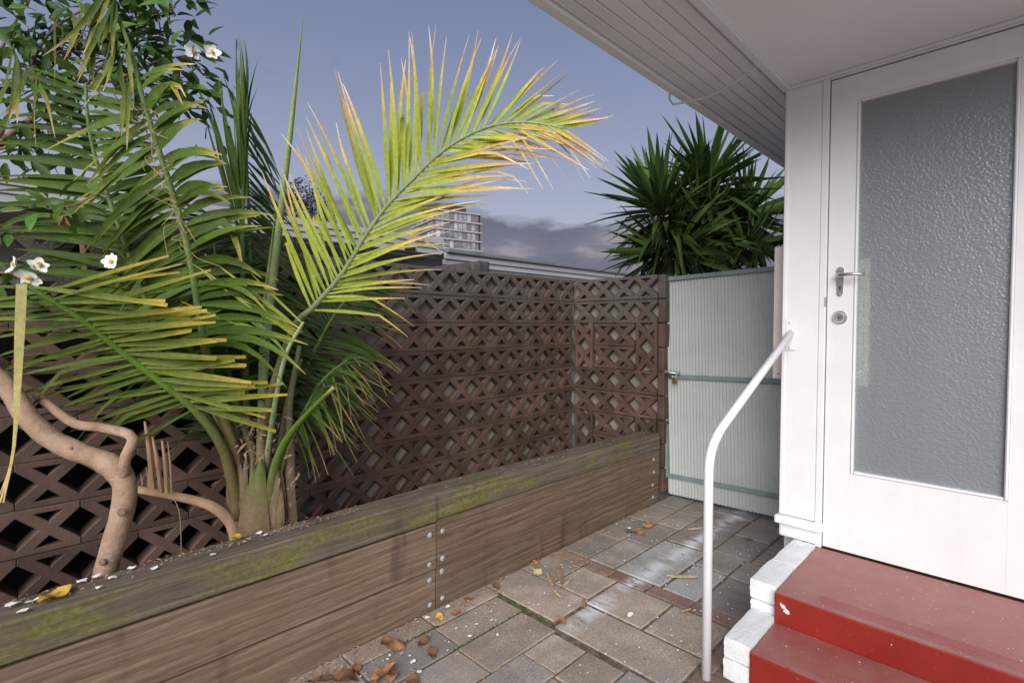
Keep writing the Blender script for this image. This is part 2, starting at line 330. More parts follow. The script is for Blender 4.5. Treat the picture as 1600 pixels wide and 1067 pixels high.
def leafmat(name, stops, var=0.2, rough=0.45, trans=0.25, noise_scale=20):
    """colour runs along the blade: green flesh, yellowing, then dry tip (attribute 'dry')"""
    m, t, b = newmat(name); v = pos(t)
    a = N(t, 'ShaderNodeAttribute', attribute_name='dry')
    f = mth(t, 'ADD', a.outputs['Fac'], mth(t, 'MULTIPLY', mth(t, 'SUBTRACT', noise(t, v, noise_scale, 4), 0.5), 0.22))
    c = rmp(t, f, stops); c = vary(t, c, var)
    ac = N(t, 'ShaderNodeAttribute', attribute_name='across'); oi = N(t, 'ShaderNodeObjectInfo')
    cv = N(t, 'ShaderNodeCombineXYZ'); t.links.new(mth(t, 'MULTIPLY', ac.outputs['Fac'], 9.0), cv.inputs[0]); t.links.new(mth(t, 'MULTIPLY', a.outputs['Fac'], 1.2), cv.inputs[1]); t.links.new(mth(t, 'MULTIPLY', oi.outputs['Random'], 40.0), cv.inputs[2])
    vein = noise(t, cv.outputs[0], 2.0, 3, 0.6); sv = rmp(t, vein, [(0.3, 0.66), (0.7, 1.15)]); c = mix(t, 1.0, c, sv, 'MULTIPLY')
    st = rmp(t, noise(t, v, 60, 4, 0.7), [(0.3, 0.72), (0.7, 1.12)]); c = mix(t, 1.0, c, st, 'MULTIPLY')
    sp = rmp(t, noise(t, v, 210, 2), [(0.74, 0.0), (0.78, 0.5)]); c = mix(t, sp, c, (0.5, 0.46, 0.34))
    t.links.new(c, b.inputs['Base Color']); b.inputs['Roughness'].default_value = rough + .08; b.inputs['Specular IOR Level'].default_value = 0.2
    bump(t, b, vein, 0.35, 0.002)
    tr = N(t, 'ShaderNodeBsdfTranslucent'); t.links.new(c, tr.inputs['Color']); ms = N(t, 'ShaderNodeMixShader'); ms.inputs[0].default_value = trans
    o = t.nodes['Material Output']; t.links.new(b.outputs[0], ms.inputs[1]); t.links.new(tr.outputs[0], ms.inputs[2]); t.links.new(ms.outputs[0], o.inputs['Surface'])
    return m
TAN = (0.62, 0.42, 0.24); CREAMT = (0.80, 0.68, 0.52)
M['hero'] = leafmat('flashlit_palm_leaflet', [(0.0, (0.32, 0.42, 0.05)), (0.45, (0.44, 0.50, 0.075)), (0.62, (0.72, 0.58, 0.12)), (0.80, (0.74, 0.50, 0.24)), (1.0, (0.88, 0.76, 0.60))], 0.18)  # yellowing leaflets, with the flash's extra brightness put into the colour
M['frond'] = leafmat('green_palm_leaflet', [(0.0, (0.066, 0.122, 0.016)), (0.5, (0.105, 0.165, 0.024)), (0.72, (0.30, 0.32, 0.05)), (0.88, (0.58, 0.40, 0.10)), (1.0, CREAMT)], 0.28)
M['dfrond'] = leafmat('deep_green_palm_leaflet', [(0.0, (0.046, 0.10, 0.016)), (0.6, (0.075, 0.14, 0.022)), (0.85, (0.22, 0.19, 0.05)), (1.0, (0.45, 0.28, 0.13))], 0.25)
M['cutfrond'] = leafmat('yellowing_palm_leaflet', [(0.0, (0.12, 0.18, 0.03)), (0.40, (0.20, 0.25, 0.04)), (0.7, (0.52, 0.42, 0.05)), (0.9, (0.55, 0.36, 0.10)), (1.0, TAN)], 0.25)
M['tornleaf'] = leafmat('torn_pale_leaflet', [(0.0, (0.42, 0.40, 0.16)), (0.6, (0.55, 0.45, 0.17)), (1.0, TAN)], 0.2)
M['rachis'] = leafmat('frond_midrib', [(0.0, (0.20, 0.125, 0.075)), (0.22, (0.16, 0.15, 0.06)), (0.34, (0.115, 0.17, 0.045)), (1.0, (0.18, 0.26, 0.08))], 0.1, 0.5, 0.0, 9)
M['rachispale'] = leafmat('pale_frond_midrib', [(0.0, (0.20, 0.14, 0.085)), (0.25, (0.20, 0.20, 0.10)), (0.45, (0.26, 0.32, 0.16)), (1.0, (0.36, 0.44, 0.24))], 0.1, 0.5, 0.0, 9)
M['stalkgreen'] = leafmat('green_stalk', [(0.0, (0.17, 0.11, 0.06)), (0.25, (0.12, 0.12, 0.04)), (0.5, (0.10, 0.19, 0.025)), (0.92, (0.13, 0.22, 0.03)), (1.0, TAN)], 0.05, 0.4, 0.0, 9)
M['spear'] = leafmat('pale_spear', [(0.0, (0.28, 0.36, 0.18)), (0.6, (0.30, 0.38, 0.17)), (1.0, (0.25, 0.33, 0.06))], 0.05, 0.5, 0.05)
M['palmtrunk'] = leafmat('palm_trunk', [(0.0, (0.15, 0.105, 0.065)), (0.4, (0.17, 0.13, 0.07)), (0.6, (0.12, 0.15, 0.04)), (1.0, (0.09, 0.17, 0.03))], 0.0, 0.7, 0.0, 14)
M['yucca'] = leafmat('yucca_blade', [(0.0, (0.09, 0.15, 0.032)), (0.85, (0.045, 0.092, 0.022)), (1.0, (0.10, 0.09, 0.03))], 0.3, 0.4, 0.08)
M['camellia'] = leafmat('camellia_leaf', [(0.0, (0.050, 0.115, 0.020)), (0.5, (0.085, 0.17, 0.03)), (1.0, (0.15, 0.24, 0.04))], 0.5, 0.3, 0.15)
def m_bark():
    m, t, b = newmat('smooth_tan_bark'); v = pos(t)
    c = rmp(t, noise(t, v, 9, 7, .65), [(0.3, (0.24, 0.145, 0.095)), (0.5, (0.38, 0.25, 0.17)), (0.7, (0.50, 0.35, 0.25))])
    c = mix(t, rmp(t, noise(t, v, 26, 6, .75), [(0.58, 0.0), (0.68, .55)]), c, (0.13, 0.085, 0.06))
    c = mix(t, rmp(t, noise(t, pos(t, (1, 1, 3)), 14, 5, .7), [(0.62, 0.0), (0.70, .45)]), c, (0.52, 0.45, 0.38))
    t.links.new(c, b.inputs['Base Color']); b.inputs['Roughness'].default_value = .8
    bump(t, b, mth(t, 'ADD', noise(t, pos(t, (1, 1, 1.6)), 70, 7, .75), mth(t, 'MULTIPLY', noise(t, v, 22, 6, .7), 1.5)), .9, .006); return m
M['bark'] = m_bark()
M['twig'] = simple('brown_twig', (0.13, 0.08, 0.055), (0.26, 0.17, 0.12), 20, 0.8, 0.3)
M['yuccatrunk'] = simple('yucca_trunk', (0.05, 0.04, 0.025), (0.11, 0.09, 0.055), 25, 0.9, 0.7, 0.01, 50)
def m_glass():
    m, t, b = newmat('obscure_glass'); v = pos(t)
    vo = N(t, 'ShaderNodeTexVoronoi', feature='SMOOTH_F1'); vo.inputs['Scale'].default_value = 105; vo.inputs['Smoothness'].default_value = 0.6
    wv = N(t, 'ShaderNodeVectorMath', operation='ADD'); nn = N(t, 'ShaderNodeTexNoise'); nn.inputs['Scale'].default_value = 26; t.links.new(v, nn.inputs['Vector'])
    sc = N(t, 'ShaderNodeVectorMath', operation='SCALE'); sc.inputs['Scale'].default_value = 0.022; t.links.new(nn.outputs['Color'], sc.inputs[0])
    t.links.new(v, wv.inputs[0]); t.links.new(sc.outputs[0], wv.inputs[1]); t.links.new(wv.outputs[0], vo.inputs['Vector'])
    bp = N(t, 'ShaderNodeBump'); bp.inputs['Strength'].default_value = 0.8; bp.inputs['Distance'].default_value = 0.004
    bp2 = N(t, 'ShaderNodeBump'); bp2.inputs['Strength'].default_value = 0.42; bp2.inputs['Distance'].default_value = 0.004; t.links.new(vo.outputs['Distance'], bp2.inputs['Height'])
    t.links.new(vo.outputs['Distance'], bp.inputs['Height'])
    rf = N(t, 'ShaderNodeBsdfRefraction'); rf.inputs['Roughness'].default_value = 0.15; rf.inputs['IOR'].default_value = 1.25; rf.inputs['Color'].default_value = (0.86, 0.91, 0.93, 1)
    tl = N(t, 'ShaderNodeBsdfTranslucent'); tl.inputs['Color'].default_value = (0.8, 0.85, 0.87, 1)
    df = N(t, 'ShaderNodeBsdfDiffuse'); df.inputs['Color'].default_value = (0.70, 0.76, 0.79, 1)
    gl = N(t, 'ShaderNodeBsdfGlossy'); gl.inputs['Roughness'].default_value = 0.34; gl.inputs['Color'].default_value = (0.9, 0.95, 1, 1)
    t.links.new(bp.outputs[0], rf.inputs['Normal'])
    for n in (gl, df): t.links.new(bp2.outputs[0], n.inputs['Normal'])
    a = N(t, 'ShaderNodeMixShader'); a.inputs[0].default_value = 0.35; t.links.new(rf.outputs[0], a.inputs[1]); t.links.new(tl.outputs[0], a.inputs[2])
    c = N(t, 'ShaderNodeMixShader'); c.inputs[0].default_value = 0.25; t.links.new(a.outputs[0], c.inputs[1]); t.links.new(df.outputs[0], c.inputs[2])
    d = N(t, 'ShaderNodeMixShader'); d.inputs[0].default_value = 0.07; t.links.new(c.outputs[0], d.inputs[1]); t.links.new(gl.outputs[0], d.inputs[2])
    t.links.new(d.outputs[0], t.nodes['Material Output'].inputs['Surface']); return m
M['glass'] = m_glass()
M['pane'] = simple('far_window_glass', (0.10, 0.11, 0.14), (0.42, 0.42, 0.45), 0.35, 0.15, 0, var=0.5)

# ------------------------------------------------------------------ ground and paving
gm = MB(); S = 1500
gm.add([(-S, -S, -0.03), (S, -S, -0.03), (S, S, -0.03), (-S, S, -0.03)], [(0, 1, 2, 3)])
tag(gm.build('ground', M['ground']), kind='structure')
paving = MB().add([(-1.2, -1.6, -0.0055), (4.4, -1.6, -0.0055), (4.4, 1.80, -0.0055), (-1.2, 1.80, -0.0055)], [(0, 1, 2, 3)]).build('paving', M['joint'])
tag(paving, kind='structure')
def paver(x0, x1, y0, y1, m, name='paver', gap=0.004):
    j = lambda: rnd.uniform(-0.002, 0.002)
    x0 += gap + j(); x1 -= gap + j(); y0 += gap + j(); y1 -= gap + j(); z = rnd.uniform(-0.002, 0.002); b = 0.004
    tx, ty = rnd.uniform(-0.006, 0.006), rnd.uniform(-0.006, 0.006)
    cx, cy = (x0 + x1) / 2, (y0 + y1) / 2
    def zz(x, y): return z + (x - cx) * tx + (y - cy) * ty
    vs = [(x0, y0, -0.03), (x1, y0, -0.03), (x1, y1, -0.03), (x0, y1, -0.03)]
    vs += [(x, y, zz(x, y) - 0.003) for x, y in ((x0, y0), (x1, y0), (x1, y1), (x0, y1))]
    vs += [(x, y, zz(x, y)) for x, y in ((x0 + b, y0 + b), (x1 - b, y0 + b), (x1 - b, y1 - b), (x0 + b, y1 - b))]
    fs = [(8, 9, 10, 11)] + [(k, (k + 1) % 4, (k + 1) % 4 + 4, k + 4) for k in range(4)] + [(k + 4, (k + 1) % 4 + 4, (k + 1) % 4 + 8, k + 8) for k in range(4)]
    return MB().add(vs, fs).build(name, m, paving)
rows = [(1.655, 1.765), (1.485, 1.655), (1.295, 1.485), (1.13, 1.295), (0.965, 1.13), (0.80, 0.965), (0.63, 0.80), (0.46, 0.63), (0.29, 0.46), (0.12, 0.29), (-0.05, 0.12), (-0.22, -0.05), (-0.39, -0.22), (-0.56, -0.39)]
ends = [1.585, 1.56, 1.545, 1.53, 1.53, 1.55, 1.55, 1.55, 1.55, 1.55, 1.55, 1.55, 1.55, 1.55]
offs = [0.365, 0.35, 0.355, 0.18, 0.20, 0.35, 0.17, 0.34, 0.18, 0.35, 0.2, 0.34, 0.17, 0.34]
for (y0, y1), e, o in zip(rows, ends, offs):
    x = e; first = True
    while x > -0.9:
        w = o if first else 0.35 + rnd.uniform(-0.01, 0.01)
        paver(x - w, x, y0, y1, M['paver'] if rnd.random() < 0.8 else M['paverdark']); x -= w; first = False
P_ = M['paver']; D_ = M['paverdark']; A_ = M['palepaver']
for a in [(1.585, 1.825, 1.335, 1.76, A_ if 0 else P_), (1.56, 1.79, 0.80, 1.325, P_), (1.825, 2.055, 1.345, 1.55, P_), (1.825, 2.055, 1.555, 1.76, D_),
          (1.795, 2.055, 1.06, 1.34, P_), (1.795, 2.055, 0.80, 1.055, P_),
          (2.15, 2.65, 1.17, 1.42, A_), (2.15, 2.50, 1.425, 1.585, D_), (2.15, 2.45, 1.59, 1.76, D_), (2.505, 2.83, 1.425, 1.585, D_), (2.455, 2.80, 1.59, 1.76, D_),
          (2.84, 3.10, 1.425, 1.585, D_), (2.81, 3.14, 1.59, 1.76, D_), (2.66, 2.96, 1.17, 1.42, D_), (2.97, 3.27, 1.17, 1.42, D_), (3.11, 3.42, 1.425, 1.585, D_), (3.15, 3.42, 1.59, 1.76, D_),
          (2.15, 2.48, 0.995, 1.165, A_), (2.485, 2.70, 0.995, 1.165, D_), (2.705, 3.0, 0.97, 1.165, D_), (3.005, 3.3, 0.97, 1.165, D_), (2.14, 2.47, 0.80, 0.99, D_), (2.475, 2.70, 0.80, 0.99, D_),
          (2.705, 3.0, 0.80, 0.965, D_), (3.005, 3.3, 0.80, 0.965, D_), (3.31, 3.7, 0.97, 1.165, D_), (3.28, 3.7, 1.17, 1.42, D_), (3.31, 3.7, 0.80, 0.965, D_)]:
    paver(*a)
for y0, y1 in [(1.56, 1.76), (1.405, 1.555), (1.205, 1.40), (1.0, 1.20), (0.80, 0.995)]:
    paver(2.06, 2.145, y0, y1, M['redbrick'], 'brick')
for k in range(6):
    paver(1.552, 1.64, 0.795 - 0.2 * (k + 1), 0.795 - 0.2 * k, M['redbrick'], 'brick'); paver(1.642, 1.735, 0.795 - 0.2 * (k + 1), 0.795 - 0.2 * k, M['redbrick'], 'brick')
paver(1.738, 1.95, 0.742, 0.797, M['redbrick'], 'brick'); paver(1.955, 2.14, 0.742, 0.797, D_)
# moss in a few joints
ms = MB()
def moss_line(p, q, w, n):
    for k in range(n):
        t = k / n; c = Vector(p).lerp(Vector(q), t) + Vector((rnd.uniform(-.006, .006), rnd.gauss(0, w * 0.4), 0)); r_ = rnd.uniform(0.003, 0.008)
        vs = [c + Vector((math.cos(a) * r_, math.sin(a) * r_ * 0.8, -0.004)) for a in (0, 1.05, 2.1, 3.14, 4.2, 5.2)] + [c + Vector((0, 0, r_ * 0.6))]
        ms.add(vs, [(i, (i + 1) % 6, 6) for i in range(6)])
moss_line((1.18, 1.485, 0), (1.55, 1.485, 0), 0.006, 150); moss_line((1.05, 1.655, 0), (1.23, 1.655, 0), 0.006, 70)
moss_line((1.21, 1.655, 0), (1.57, 1.735, 0), 0.012, 30); moss_line((1.56, 1.30, 0), (1.575, 1.76, 0), 0.008, 50); moss_line((0.7, 1.3, 0), (1.2, 1.295, 0), 0.004, 60)
tag(ms.build('moss', M['moss']), 'green moss growing in the paving joints', 'moss', kind='stuff')

# ------------------------------------------------------------------ timber planter
PF = 1.762
pl = thing('timber_planter', 'long raised garden bed edge of weathered brown timber sleepers with bolt heads', 'planter', (1.3, PF, 0))
bolt_me = None
def dome(p, r_, h, axis, n=10):
    b = MB(); axis = Vector(axis).normalized(); u_ = axis.orthogonal().normalized(); v_ = axis.cross(u_); vs = []; fs = []
    prof = [(1.0, 0), (0.95, 0.35), (0.7, 0.75), (0.35, 0.95)]
    for rr, hh in prof:
        for k in range(n):
            a = 2 * math.pi * k / n; vs.append(Vector(p) + (u_ * math.cos(a) + v_ * math.sin(a)) * r_ * rr + axis * h * hh)
    vs.append(Vector(p) + axis * h)
    for i in range(3):
        for k in range(n): fs.append((i * n + k, i * n + (k + 1) % n, (i + 1) * n + (k + 1) % n, (i + 1) * n + k))
    for k in range(n): fs.append((3 * n + k, 3 * n + (k + 1) % n, 4 * n))
    return b.add(vs, fs)
def sleeper(x0, x1, y0, y1, z0a, z1a, z0b, z1b, m, n=14):
    b = MB(); vs = []; fs = []
    for i in range(n + 1):
        t = i / n; x = lerp(x0, x1, t); w = lambda s: rnd.uniform(-s, s)
        zl, zh = lerp(z0a, z0b, t), lerp(z1a, z1b, t)
        vs += [(x, y0 + w(.0015), zl + 0.004 + w(.001)), (x, y0 + 0.004, zl), (x, y1, zl), (x, y1, zh + w(.001)), (x, y0 + 0.006 + w(.001), zh + w(.0012)), (x, y0 + w(.0015), zh - 0.006 + w(.0012))]
    for i in range(n):
        for k in range(6): fs.append((i * 6 + k, i * 6 + (k + 1) % 6, (i + 1) * 6 + (k + 1) % 6, (i + 1) * 6 + k))
    fs += [tuple(range(5, -1, -1)), tuple(n * 6 + k for k in range(6))]
    return b.add(vs, fs).build('sleeper', m, pl)
XJ = 1.298
s1 = sleeper(-1.0, XJ - 0.002, PF, PF + 0.07, -0.02, 0.168, -0.02, 0.171, M['sleeper'])
s2 = sleeper(-1.0, XJ - 0.002, PF - 0.006, PF + 0.07, 0.178, 0.374, 0.177, 0.373, M['sleeper'])
s3 = sleeper(-1.0, XJ - 0.002, PF - 0.012, PF + 0.118, 0.388, 0.487, 0.382, 0.494, M['cap'])
s4 = sleeper(XJ + 0.003, 3.195, PF + 0.001, PF + 0.07, -0.02, 0.178, -0.02, 0.178, M['sleeperold'])
s5 = sleeper(XJ + 0.003, 3.195, PF - 0.004, PF + 0.07, 0.182, 0.385, 0.181, 0.362, M['sleeperold'])
s6 = sleeper(XJ + 0.003, 3.19, PF - 0.008, PF + 0.13, 0.389, 0.497, 0.366, 0.474, M['cap'])
for s_, x, zs in ((s1, XJ - 0.032, (0.03, 0.14)), (s2, XJ - 0.032, (0.21, 0.335)), (s4, XJ + 0.034, (0.035, 0.15)), (s5, XJ + 0.034, (0.21, 0.325)), (s4, 3.12, (0.045, 0.13)), (s5, 3.12, (0.22, 0.31))):
    for z in zs:
        dome((x + rnd.uniform(-.004, .004), PF + (0.0 if s_ in (s1, s4) else -.005), z + rnd.uniform(-.005, .005)), rnd.uniform(.0118, .0136), 0.0055, (0, -1, 0)).build('bolt', M['galv'], s_, smooth=True)
box('end_board', (3.12, PF + 0.075, -0.02), (3.19, PF + 0.3, 0.36), M['sleeperold'], pl)
sg = MB(); nx, ny = 60, 14
for i in range(nx + 1):
    for j in range(ny + 1):
        sg.v.append(Vector((lerp(-1, 3.18, i / nx), lerp(PF + 0.06, 2.60, j / ny), 0.20 + rnd.uniform(-.02, .02)))); sg.a.append(0)
for i in range(nx):
    for j in range(ny): a = i * (ny + 1) + j; sg.f.append((a, a + ny + 1, a + ny + 2, a + 1))
tag(sg.build('garden_soil', M['soil'], smooth=True), kind='structure')

# ------------------------------------------------------------------ breeze block wall
YW, XR, L, H, TOP = 2.54, 3.25, 0.3585, 0.1702, 1.572
DEP = 0.085
def block_mesh(half=False):
    """a pierced screen block: two rails, crossed bars, a diamond, four triangles, half diamonds at the ends"""
    l, h = L - 0.0016, H - 0.0035; r_ = 0.021; bw = 0.019      # rail height, half width of a diagonal bar
    if half: l = L / 2 - 0.0016
    a = L / 4; hh = h / 2 - r_
    sl = math.atan2(h / 2, a); ox = bw / math.sin(sl); oz = bw / math.cos(sl)
    outer = []; holes = []
    zc = (h / 2) - r_ * 0.3
    def tri(cx, s):      # triangle over / under a crossing
        zb = s * hh; w = (hh - oz) / math.tan(sl)
        if w <= 0.004: return
        holes.append([(cx - w, zb), (cx + w, zb), (cx, s * oz)] if s > 0 else [(cx + w, zb), (cx - w, zb), (cx, s * oz)])
    hd = a - ox; hz = hd * math.tan(sl); hz = min(hz, hh); 
    if not half:
        for cx in (-a, a):
            tri(cx, 1); tri(cx, -1)
        cut = hd - hz / math.tan(sl)
        holes.append([(-hd, 0), (-max(cut, 0.001), -hz), (max(cut, 0.001), -hz), (hd, 0), (max(cut, 0.001), hz), (-max(cut, 0.001), hz)])
    else:
        tri(0, 1); tri(0, -1)
    e = l / 2; xe = (L / 2 if not half else L / 4) - hd
    outer = [(-e, -h / 2), (e, -h / 2), (e, -hz), (xe, 0), (e, hz), (e, h / 2), (-e, h / 2), (-e, hz), (-xe, 0), (-e, -hz)]
    pts = []; edges = []
    for loop in [outer] + holes:
        b = len(pts); pts += [Vector(p) for p in loop]; edges += [(b + i, b + (i + 1) % len(loop)) for i in range(len(loop))]
    vo, eo, fo = delaunay_2d_cdt(pts, edges, [], 1, 1e-5)[:3]
    def inside(p, poly):
        c = False; n = len(poly); j = n - 1
        for i in range(n):
            if (poly[i][1] > p[1]) != (poly[j][1] > p[1]) and p[0] < (poly[j][0] - poly[i][0]) * (p[1] - poly[i][1]) / (poly[j][1] - poly[i][1]) + poly[i][0]: c = not c
            j = i
        return c
    bm = bmesh.new(); bv = [bm.verts.new((v.x, 0, v.y)) for v in vo]
    for f in fo:
        c = sum((vo[i] for i in f), Vector((0, 0))) / len(f)
        if inside(c, outer) and not any(inside(c, q) for q in holes):
            try: bm.faces.new([bv[i] for i in f])
            except ValueError: pass
    bmesh.ops.recalc_face_normals(bm, faces=bm.faces)
    if bm.faces[:] and bm.faces[0:1][0].normal.y > 0: bmesh.ops.reverse_faces(bm, faces=bm.faces[:])
    front = bm.faces[:]
    ex = bmesh.ops.extrude_face_region(bm, geom=front)
    ev = [g for g in ex['geom'] if isinstance(g, bmesh.types.BMVert)]
    for v in ev: v.co.y += DEP
    bmesh.ops.recalc_face_normals(bm, faces=bm.faces)
    be = [e_ for e_ in bm.edges if len(e_.link_faces) == 2 and e_.calc_face_angle(0) > 0.6 and e_.verts[0].co.y < 0.01 and e_.verts[1].co.y < 0.01]
    bmesh.ops.bevel(bm, geom=be, offset=0.0025, segments=1, affect='EDGES')
    me = bpy.data.meshes.new('block'); bm.to_mesh(me); bm.free(); me.materials.append(M['block']); return me
BK = block_mesh(); BH = block_mesh(True)
wall = thing('breeze_block_wall', 'brown painted pierced breeze block wall with a corner, behind the garden bed', 'wall', (1.6, YW + 0.05, 0))
RZ = Quaternion((0, 0, 1), -math.pi / 2)          # front turned to face -X
def blk(me, x, y, z, ret=False, upright=False):
    q = RZ if ret else Quaternion()
    if upright: q = q @ Quaternion((0, 1, 0), math.pi / 2)
    q = q @ Quaternion((1, 0, 0), rnd.uniform(-.006, .006)) @ Quaternion((0, 1, 0), rnd.uniform(-.004, .004))
    j = rnd.uniform(-.003, .003)
    return place('block', me, None, wall, (x + (j if ret else 0), y + (0 if ret else j), z), q)
X0 = 0.7145 * YW          # a measured joint
for c, o in enumerate([0.5, 0, 0, 0, 0.5, 0, 0.5, 0, 0.5]):
    z = TOP - H * (c + 0.5); k = -8
    while True:
        xl = X0 + (k + o) * L
        k += 1
        if xl + L < -0.75: continue
        if xl + L > XR + 0.06:
            if xl + L / 2 <= XR + 0.06: blk(BH, xl + L / 4, YW, z)
            break
        blk(BK, xl + L / 2, YW, z)
# return wall: from the corner towards the gate, two blocks long, some blocks laid upright
YE = YW - 2 * L - 0.005
for c in range(9):
    z = TOP - H * (c + 0.5)
    if c in (2, 3, 6, 7):
        if c in (2, 6):
            zz = TOP - H * (c + 1)
            for yy in (YW - 0.003 - H / 2, YE + H / 2): blk(BK, XR, yy, zz, True, True)
        ym = (YW + YE) / 2
        blk(BK, XR, ym, z, True)
    else:
        blk(BK, XR, YW - 0.003 - L / 2, z, True); blk(BK, XR, YE + L / 2, z, True)
# backing render, mortar bed, solid end column
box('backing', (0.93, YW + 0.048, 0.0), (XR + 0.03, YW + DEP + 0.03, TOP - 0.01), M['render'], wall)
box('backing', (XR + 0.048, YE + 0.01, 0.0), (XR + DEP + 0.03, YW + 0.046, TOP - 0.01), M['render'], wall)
for c in range(1, 9):
    z = TOP - H * c
    box('mortar_bed', (-0.7, YW + 0.009, z - 0.003), (XR - 0.003, YW + 0.046, z + 0.003), M['mortar'], wall)
for c in range(9):
    z0 = TOP - H * (c + 1) + 0.003; z1 = TOP - H * c - 0.003
    w = rnd.uniform(-.006, .006)
    box('end_block', (XR + 0.012 + w, YE - 0.052 + w, z0), (XR + 0.14, YE - 0.004, z1), M['block'], wall, bevel=0.006)
for (c, o) in ((1, 0), (2, 0), (3, 0), (4, .5), (5, 0)):
    for k in (0, 1) if c > 3 else (0,):
        x = X0 + (o - 1 if o else 0) * L + (0 if not k else -L) 
        z = TOP - H * (c + 0.5)
        for s in (1, -1):
            b = MB(); n = 9; vs = []
            for i in range(n):
                a = 2 * math.pi * i / n; vs.append((x + math.cos(a) * 0.008 * rnd.uniform(.7, 1.4), YW + 0.006, z + s * 0.075 + math.sin(a) * 0.019 * rnd.uniform(.7, 1.2)))
            vs += [(v[0], v[1] + 0.05, v[2]) for v in vs]
            b.add(vs, [tuple(range(n))] + [(i, (i + 1) % n, (i + 1) % n + n, i + n) for i in range(n)]).build('mortar_smear', M['mortar'], wall)

# ------------------------------------------------------------------ gate
gt = thing('side_gate', 'pale green-grey corrugated metal gate between the block wall and the house', 'gate', (3.33, 1.3, 0))
GX, GY0, GY1, GZ0, GZ1 = 3.33, 1.79, 0.76, 0.025, 1.555
gp = Vector((GX, 1.79, 0.8)); GR = Matrix.Rotation(R(-1.7), 3, 'X')
def gtr(v): return gp + GR @ (Vector(v) - gp)
b = MB(); n = 45; per = 8; Np = n * per; vs = []
for i in range(Np + 1):
    y = lerp(GY0 - 0.01, GY1, i / Np); ph = 2 * math.pi * i / per
    dx = 0.0055 * math.tanh(2.0 * math.sin(ph))
    vs += [(GX + dx, y, GZ0), (GX + dx, y, GZ1 - 0.012)]
b.add([gtr(v) for v in vs], [(2 * i, 2 * i + 1, 2 * i + 3, 2 * i + 2) for i in range(Np)]).build('corrugated_sheet', M['sheet'], gt, smooth=True)
def gbar(p0, p1, name):
    bb = MB().box(tuple(min(a, b) for a, b in zip(p0, p1)), tuple(max(a, b) for a, b in zip(p0, p1))); bb.v = [gtr(v) for v in bb.v]
    return bb.build(name, M['gateframe'], gt, bevel=0.002)
gbar((GX - 0.026, GY0 + 0.012, 0.145), (GX + 0.012, GY0 - 0.018, GZ1), 'frame_stile')
gbar((GX - 0.024, GY0 - 0.019, GZ1 - 0.03), (GX + 0.012, GY1, GZ1 - 0.002), 'frame_rail')
gbar((GX - 0.020, GY0 - 0.019, 0.842), (GX - 0.006, GY1, 0.872), 'frame_rail')
gbar((GX - 0.022, GY0 - 0.019, 0.145), (GX - 0.006, GY1, 0.172), 'frame_rail')
bt = MB().box((GX - 0.050, 1.665, 0.878), (GX - 0.0275, 1.80, 0.9)).build('bolt_plate', M['galv'], gt, bevel=0.002)
MB().tube([(GX - 0.058, 1.86, 0.889), (GX - 0.058, 1.66, 0.889)], 0.006, 8).build('sliding_bar', M['chrome'], bt, smooth=True)
MB().box((GX - 0.066, 1.672, 0.85), (GX - 0.0505, 1.680, 0.902)).build('hasp', M['galv'], bt)
MB().tube([(GX - 0.036, 1.77, 0.862), (GX - 0.036, 1.69, 0.862)], 0.007, 8).build('sliding_bar', M['chrome'], bt, smooth=True)
pd = thing('padlock', 'small brass padlock hanging from the gate bolt', 'padlock', (GX - 0.058, 1.69, 0.82))
MB().box((GX - 0.066, 1.675, 0.815), (GX - 0.05, 1.705, 0.847)).build('lock_body', M['brass'], pd, bevel=0.003)
MB().tube([(GX - 0.058, 1.69 + 0.010 * math.cos(a), 0.847 + 0.028 * math.sin(a)) for a in [math.pi * k / 8 for k in range(9)]], 0.0028, 6).build('shackle', M['chrome'], pd, smooth=True)

# ------------------------------------------------------------------ house: corner, door, porch ceiling, eave
HX = 2.546
house = thing('house_porch', 'white painted house corner with a porch ceiling, slatted eave and glazed door', 'house', (HX, 0.3, 0))
box('corner_board', (HX, 0.640, 0.345), (HX + 0.05, 0.782, 2.288), M['white'], house, bevel=0.003)
box('corner_bead', (HX - 0.004, 0.770, 0.345), (HX + 0.06, 0.7875, 2.286), M['white'], house, bevel=0.003)
box('side_wall', (HX + 0.06, 0.70, 0.0), (7.0, 0.781, 2.40), M['white'], house)
box('door_frame', (HX - 0.003, 0.6125, 0.235), (HX + 0.06, 0.6395, 2.288), M['white'], house, bevel=0.003)
box('door_frame', (HX - 0.003, -0.16, 2.2695), (HX + 0.06, 0.612, 2.288), M['white'], house, bevel=0.003)
box('door_frame', (HX - 0.003, -0.145, 0.235), (HX + 0.06, -0.112, 2.269), M['white'], house, bevel=0.003)
box('cornice_bead', (HX - 0.016, -1.6, 2.276), (HX - 0.0035, 0.782, 2.2895), M['white'], house, bevel=0.004)
box('front_wall', (HX, -2.2, 0.0), (HX + 0.08, -0.1455, 2.268), M['white'], house)
box('base_moulding', (HX - 0.028, 0.606, 0.306), (HX + 0.05, 0.800, 0.342), M['white'], house, bevel=0.008, seg=2)
box('base_moulding', (HX - 0.008, 0.622, 0.245), (HX + 0.05, 0.785, 0.303), M['white'], house, bevel=0.01, seg=2)
